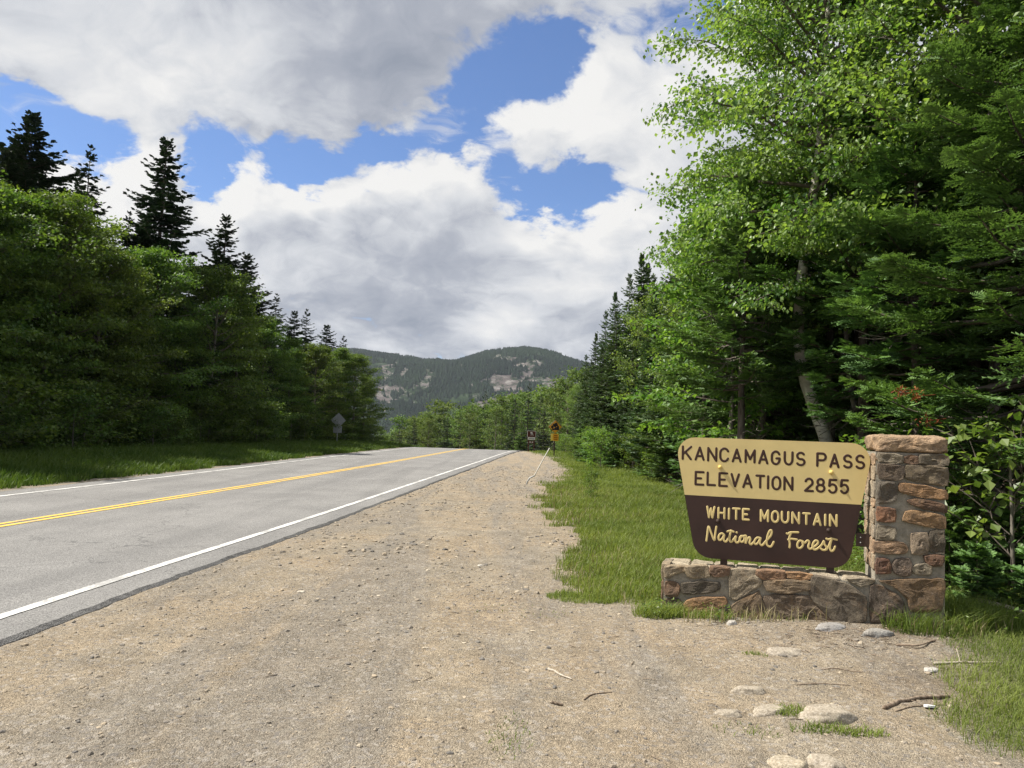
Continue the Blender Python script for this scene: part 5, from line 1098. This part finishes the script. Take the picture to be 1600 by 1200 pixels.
link('gravel', mesh('gravel', V, [F_], M_pebble, {'v': a_}), kind='stuff', label='fine grit on the turnout in the foreground', cat='gravel')
g = np.random.default_rng(12); B = Buf()
for i in range(420):
    if i % 3: x, y = g.normal(3.0, .45), g.normal(6.3, .28)
    else: y = g.uniform(3.4, 9); x = g.uniform(-1.5, 3.4)
    if x > 4 or x < float(redge(y)) + .1: continue
    a = g.uniform(0, 6.28); l_ = g.uniform(.02, .11); d = np.array([math.cos(a), math.sin(a) , 0]) * l_; z = z1(x, y) + .004
    tube(B, [(x, y, z), (x + d[0] * .5 + g.normal(0, .006), y + d[1] * .5, z + .004), (x + d[0], y + d[1], z1(x + d[0], y + d[1]) + .004)], [.0028, .0025, .0015], 3, cap=False)
link('twig_litter', B.mesh('twig_litter', M_stick), kind='stuff', label='fine brown twigs and bark littering the gravel by the wall', cat='twigs')

# ------------------------------------------------------------ grass
def blades(name, P, h, w, mt, label, seed, lean=.35, seg=True, clump=None):
    g = np.random.default_rng(seed); n = len(P); h = h * g.uniform(.5, 1.25, n); a = g.uniform(0, 6.28, n); D = np.stack([np.cos(a), np.sin(a), 0 * a], 1)
    b_ = g.uniform(0, 6.28, n); S = np.stack([np.cos(b_), np.sin(b_), 0 * b_], 1) * w[:, None] / 2; up = np.array([0, 0, 1.]); ln = (g.random(n) ** .8 * lean * 2 * h)[:, None]
    wind = np.array([.25, -.05, 0]) * (h * .35)[:, None]
    mid = P + up * (h * .55)[:, None] + D * ln * .3 + wind * .3; tip = P + up * (h * (1 - .25 * g.random(n)))[:, None] + D * ln + wind
    V = np.stack([P - S, P + S, mid + S * .75, mid - S * .75, tip], 1).reshape(-1, 3); b0 = np.arange(n)[:, None] * 5
    v_ = np.clip(g.normal(.45, .2, n) + (fbm(P[:, 0] * 1.3, P[:, 1] * 1.3, 3, 17) - .5) * 1.2, 0, 1)
    me = mesh(name, V, [b0 + [3, 2, 4], b0 + [0, 1, 2, 3]], mt, {'v': np.tile(v_, 2)})
    return link(name, me, kind='stuff', label=label, cat='grass')
def scatter(n, xr, yr_, ok, seed):
    g = np.random.default_rng(seed); x = g.uniform(*xr, n); y = g.uniform(*yr_, n); k = ok(x, y, g); x, y = x[k], y[k]; return np.stack([x, y, zg(x, y) - .01], 1)
jf = lambda x, y: (fbm(x * 2.3, y * 2.3, 4, 31) - .5) * 1.1 * np.clip(y / 14, .45, 1.6)
in_wall = lambda x, y: (((x - 1.44) * math.cos(YAW) + (y - 7.076) * math.sin(YAW)) > -.02) & (((x - 1.44) * math.cos(YAW) + (y - 7.076) * math.sin(YAW)) < 2.32) & ((-(x - 1.44) * math.sin(YAW) + (y - 7.076) * math.cos(YAW)) > -.03) & ((-(x - 1.44) * math.sin(YAW) + (y - 7.076) * math.cos(YAW)) < .5)
def ok_right(x, y, g):
    e_ = x - grass_edge(y) + jf(x, y); return (e_ > -.12 + .95 * g.random(len(x)) ** 2.2) & (fbm(x * 3, y * 3, 3, 53) + g.random(len(x)) * .5 > .42) & (x < forest_edge(y) + 1.2) & ~in_wall(x, y) & (x > redge(y) + .3)
sets = [scatter(120000, (.3, 5.6), (7.0, 13), ok_right, 1), scatter(100000, (.4, 7), (13, 24), ok_right, 2), scatter(50000, (.8, 8), (24, 45), ok_right, 3), scatter(16000, (-1, 10), (45, 75), ok_right, 4)]
Pg = np.concatenate(sets); wd = .0045 + Pg[:, 1] * .00045
hh = np.clip(.05 + .13 * fbm(Pg[:, 0] * 1.6, Pg[:, 1] * 1.6, 4, 19) + .05 * np.clip((Pg[:, 0] - grass_edge(Pg[:, 1])) , 0, 1.6), .04, .32)
blades('grass_verge', Pg, hh, wd, M_grass, 'bright green grass on the verge between gravel and right-hand wood', 1)
def ok_near(x, y, g): return (x - grass_edge(y) + jf(x, y) > -.05 + .5 * g.random(len(x)) ** 2) & ~in_wall(x, y)
Pg = scatter(60000, (2.2, 5.6), (3.2, 7.6), ok_near, 5)
blades('grass_patch', Pg, np.full(len(Pg), .085), np.full(len(Pg), .0048), M_grass, 'short bright grass spreading in from the lower right corner', 2, lean=.5)
def tuft(cx, cy, rx, ry, n, seed):
    g = np.random.default_rng(seed); a = g.uniform(0, 6.28, n); r_ = g.random(n) ** .6; x = cx + np.cos(a) * r_ * rx; y = cy + np.sin(a) * r_ * ry
    k = ~in_wall(x, y); x, y = x[k], y[k]; return np.stack([x, y, zg(x, y) - .01], 1)
tf = [tuft(1.38, 6.92, .24, .13, 800, 1), tuft(1.75, 6.84, .25, .08, 420, 2), tuft(2.3, 6.80, .45, .05, 110, 3), tuft(2.65, 6.70, .3, .05, 40, 31), tuft(3.55, 6.45, .42, .22, 1100, 4), tuft(4.0, 6.7, .4, .35, 1500, 5), tuft(1.86, 4.32, .28, .07, 420, 6), tuft(1.70, 4.60, .13, .10, 260, 7), tuft(1.85, 5.75, .1, .04, 90, 8), tuft(.05, 4.1, .12, .3, 140, 9), tuft(.75, 7.55, .35, .22, 1500, 10), tuft(1.35, 4.3, .2, .1, 60, 12), tuft(.2, 6.9, .5, .3, 90, 13)]
ht = [.13, .09, .10, .09, .21, .24, .05, .05, .04, .035, .06, .04, .03]
Pg = np.concatenate(tf); hh = np.concatenate([np.full(len(a), b) for a, b in zip(tf, ht)])
blades('grass_tufts', Pg, hh, np.full(len(Pg), .006), M_grass, 'tufts of grass along the wall foot and around the buried rocks', 3, lean=.5)
Pd = np.concatenate([scatter(10000, (.4, 4.6), (7.3, 22), ok_right, 14), tuft(2.4, 6.7, .9, .08, 120, 20), tuft(3.7, 6.5, .5, .3, 240, 21)])
blades('dry_grass', Pd, np.full(len(Pd), .17), np.full(len(Pd), .006) + Pd[:, 1] * .0003, M_dry, 'dry straw-coloured stems mixed into the green verge', 4, lean=.3)
def ok_left(x, y, g): return (x < ledge(y) - .45 + jf(x, y) * .5) & (x > left_wood(y) - 2.5)
Pl = np.concatenate([scatter(80000, (-21, -9), (14, 36), ok_left, 6), scatter(50000, (-18, -7), (36, 68), ok_left, 7)])
dl = np.clip(ledge(Pl[:, 1]) - Pl[:, 0], 0, 4)
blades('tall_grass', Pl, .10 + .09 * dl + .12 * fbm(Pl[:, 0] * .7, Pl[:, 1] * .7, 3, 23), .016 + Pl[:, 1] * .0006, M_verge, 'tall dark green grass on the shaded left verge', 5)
# broad-leaved ground plants
def groundleaves(name, P, size, h, mt, label, seed):
    g = np.random.default_rng(seed); n = len(P); B = Buf(); P = P + np.stack([0 * P[:, 0], 0 * P[:, 0], g.random(n) * h], 1)
    D = nrm(g.normal(0, 1, (n, 3)) * [1, 1, .3]); diamonds(B, P, D, nrm(np.array([0, 0, 1.]) + g.normal(0, .45, (n, 3))), size * g.uniform(.6, 1.3, n), size * .6, np.clip(g.normal(.5, .25, n), 0, 1))
    link(name, B.mesh(name, mt), kind='stuff', label=label, cat='ground cover')
def ok_wood(x, y, g): return (x > forest_edge(y) - .5) & (fbm(x * 1.1, y * 1.1, 3, 44) + g.random(len(x)) * .3 > .62)
groundleaves('ground_cover', scatter(60000, (4.0, 12), (5.5, 26), ok_wood, 8), .055, .35, M_maple, 'low leafy ground cover under the right-hand trees', 1)
def ok_wood2(x, y, g): return (x < left_wood(y) + .8) & (fbm(x * .8, y * .8, 3, 45) + g.random(len(x)) * .3 > .6)
groundleaves('ground_cover', scatter(60000, (-30, -10), (20, 68), ok_wood2, 9), .15, .9, M_roadside, 'dark leafy ground cover under the left-hand trees', 2)
groundleaves('weeds', np.concatenate([tuft(1.35, 6.9, .2, .12, 160, 41), tuft(1.85, 6.76, .15, .06, 60, 42), tuft(3.75, 6.5, .3, .15, 300, 43), tuft(3.5, 6.6, .15, .1, 160, 44)]), .03, .16, M_birch, 'small leafy weeds at both ends of the wall foot', 3)

# ------------------------------------------------------------ haze: the air between here and the mountain
HAZE = True
if HAZE:
    B = Buf(); x0, x1, y0, y1, zb, zt = -3600, 3600, -300, 4300, -330, 420
    box(B, ((x0 + x1) / 2, (y0 + y1) / 2, (zb + zt) / 2), (x1 - x0, y1 - y0, zt - zb))
    mh = bpy.data.materials.new('haze'); mh.use_nodes = True; nt = mh.node_tree; nt.nodes.clear(); oo = nt.nodes.new('ShaderNodeOutputMaterial')
    pv = nt.nodes.new('ShaderNodeVolumePrincipled'); pv.inputs['Color'].default_value = (.80, .87, 1., 1); pv.inputs['Density'].default_value = .00005; pv.inputs['Anisotropy'].default_value = .2
    nt.links.new(pv.outputs[0], oo.inputs['Volume'])
    link('haze', B.mesh('haze', mh), kind='stuff', label='thin bluish haze in the air towards the mountain', cat='haze')

# ------------------------------------------------------------ labels that tell alike things apart by their order in the row
ORD = 'leftmost,second,third,fourth,fifth,sixth,seventh,eighth,ninth,tenth,eleventh,twelfth,thirteenth,fourteenth,fifteenth,sixteenth,seventeenth,eighteenth,nineteenth,twentieth'.split(',')
def screen_x(o):
    v = o.location - Vector((0, 0, 1.6)); return 800 + 1202 * v.dot(Rv) / v.dot(Fv) if v.dot(Fv) > 1 else -9999
SHORT = {'front row of the left roadside wood': '{} leafy maple from the left in the front row of the left wood',
         'small spruce tips of the left wood': '{} small spruce tip from the left above the roadside maples',
         'firs along the right verge': '{} fir from the left along the far edge of the right-hand wood',
         'birches along the right verge': '{} leafy birch from the left along the far edge of the right-hand wood',
         'young firs along the right verge': '{} bushy young fir from the left beside the grassy right verge',
         'shrubs along the right verge': '{} leafy shrub from the left beside the grassy right verge',
         'young firs under the near wood': '{} low young fir from the left in the undergrowth by the pillar',
         'bushes under the near wood': '{} leafy bush from the left in the undergrowth by the pillar',
         'shaded firs behind the name board': '{} tall shaded fir from the left behind the name board and pillar'}
for gname, text in SHORT.items():
    row = sorted([o for o in sc.objects if o.parent is None and o.get('group') == gname and -150 < screen_x(o) < 1750], key=screen_x)
    for i, o in enumerate(row[:20]): o['label'] = text.format(ORD[i])
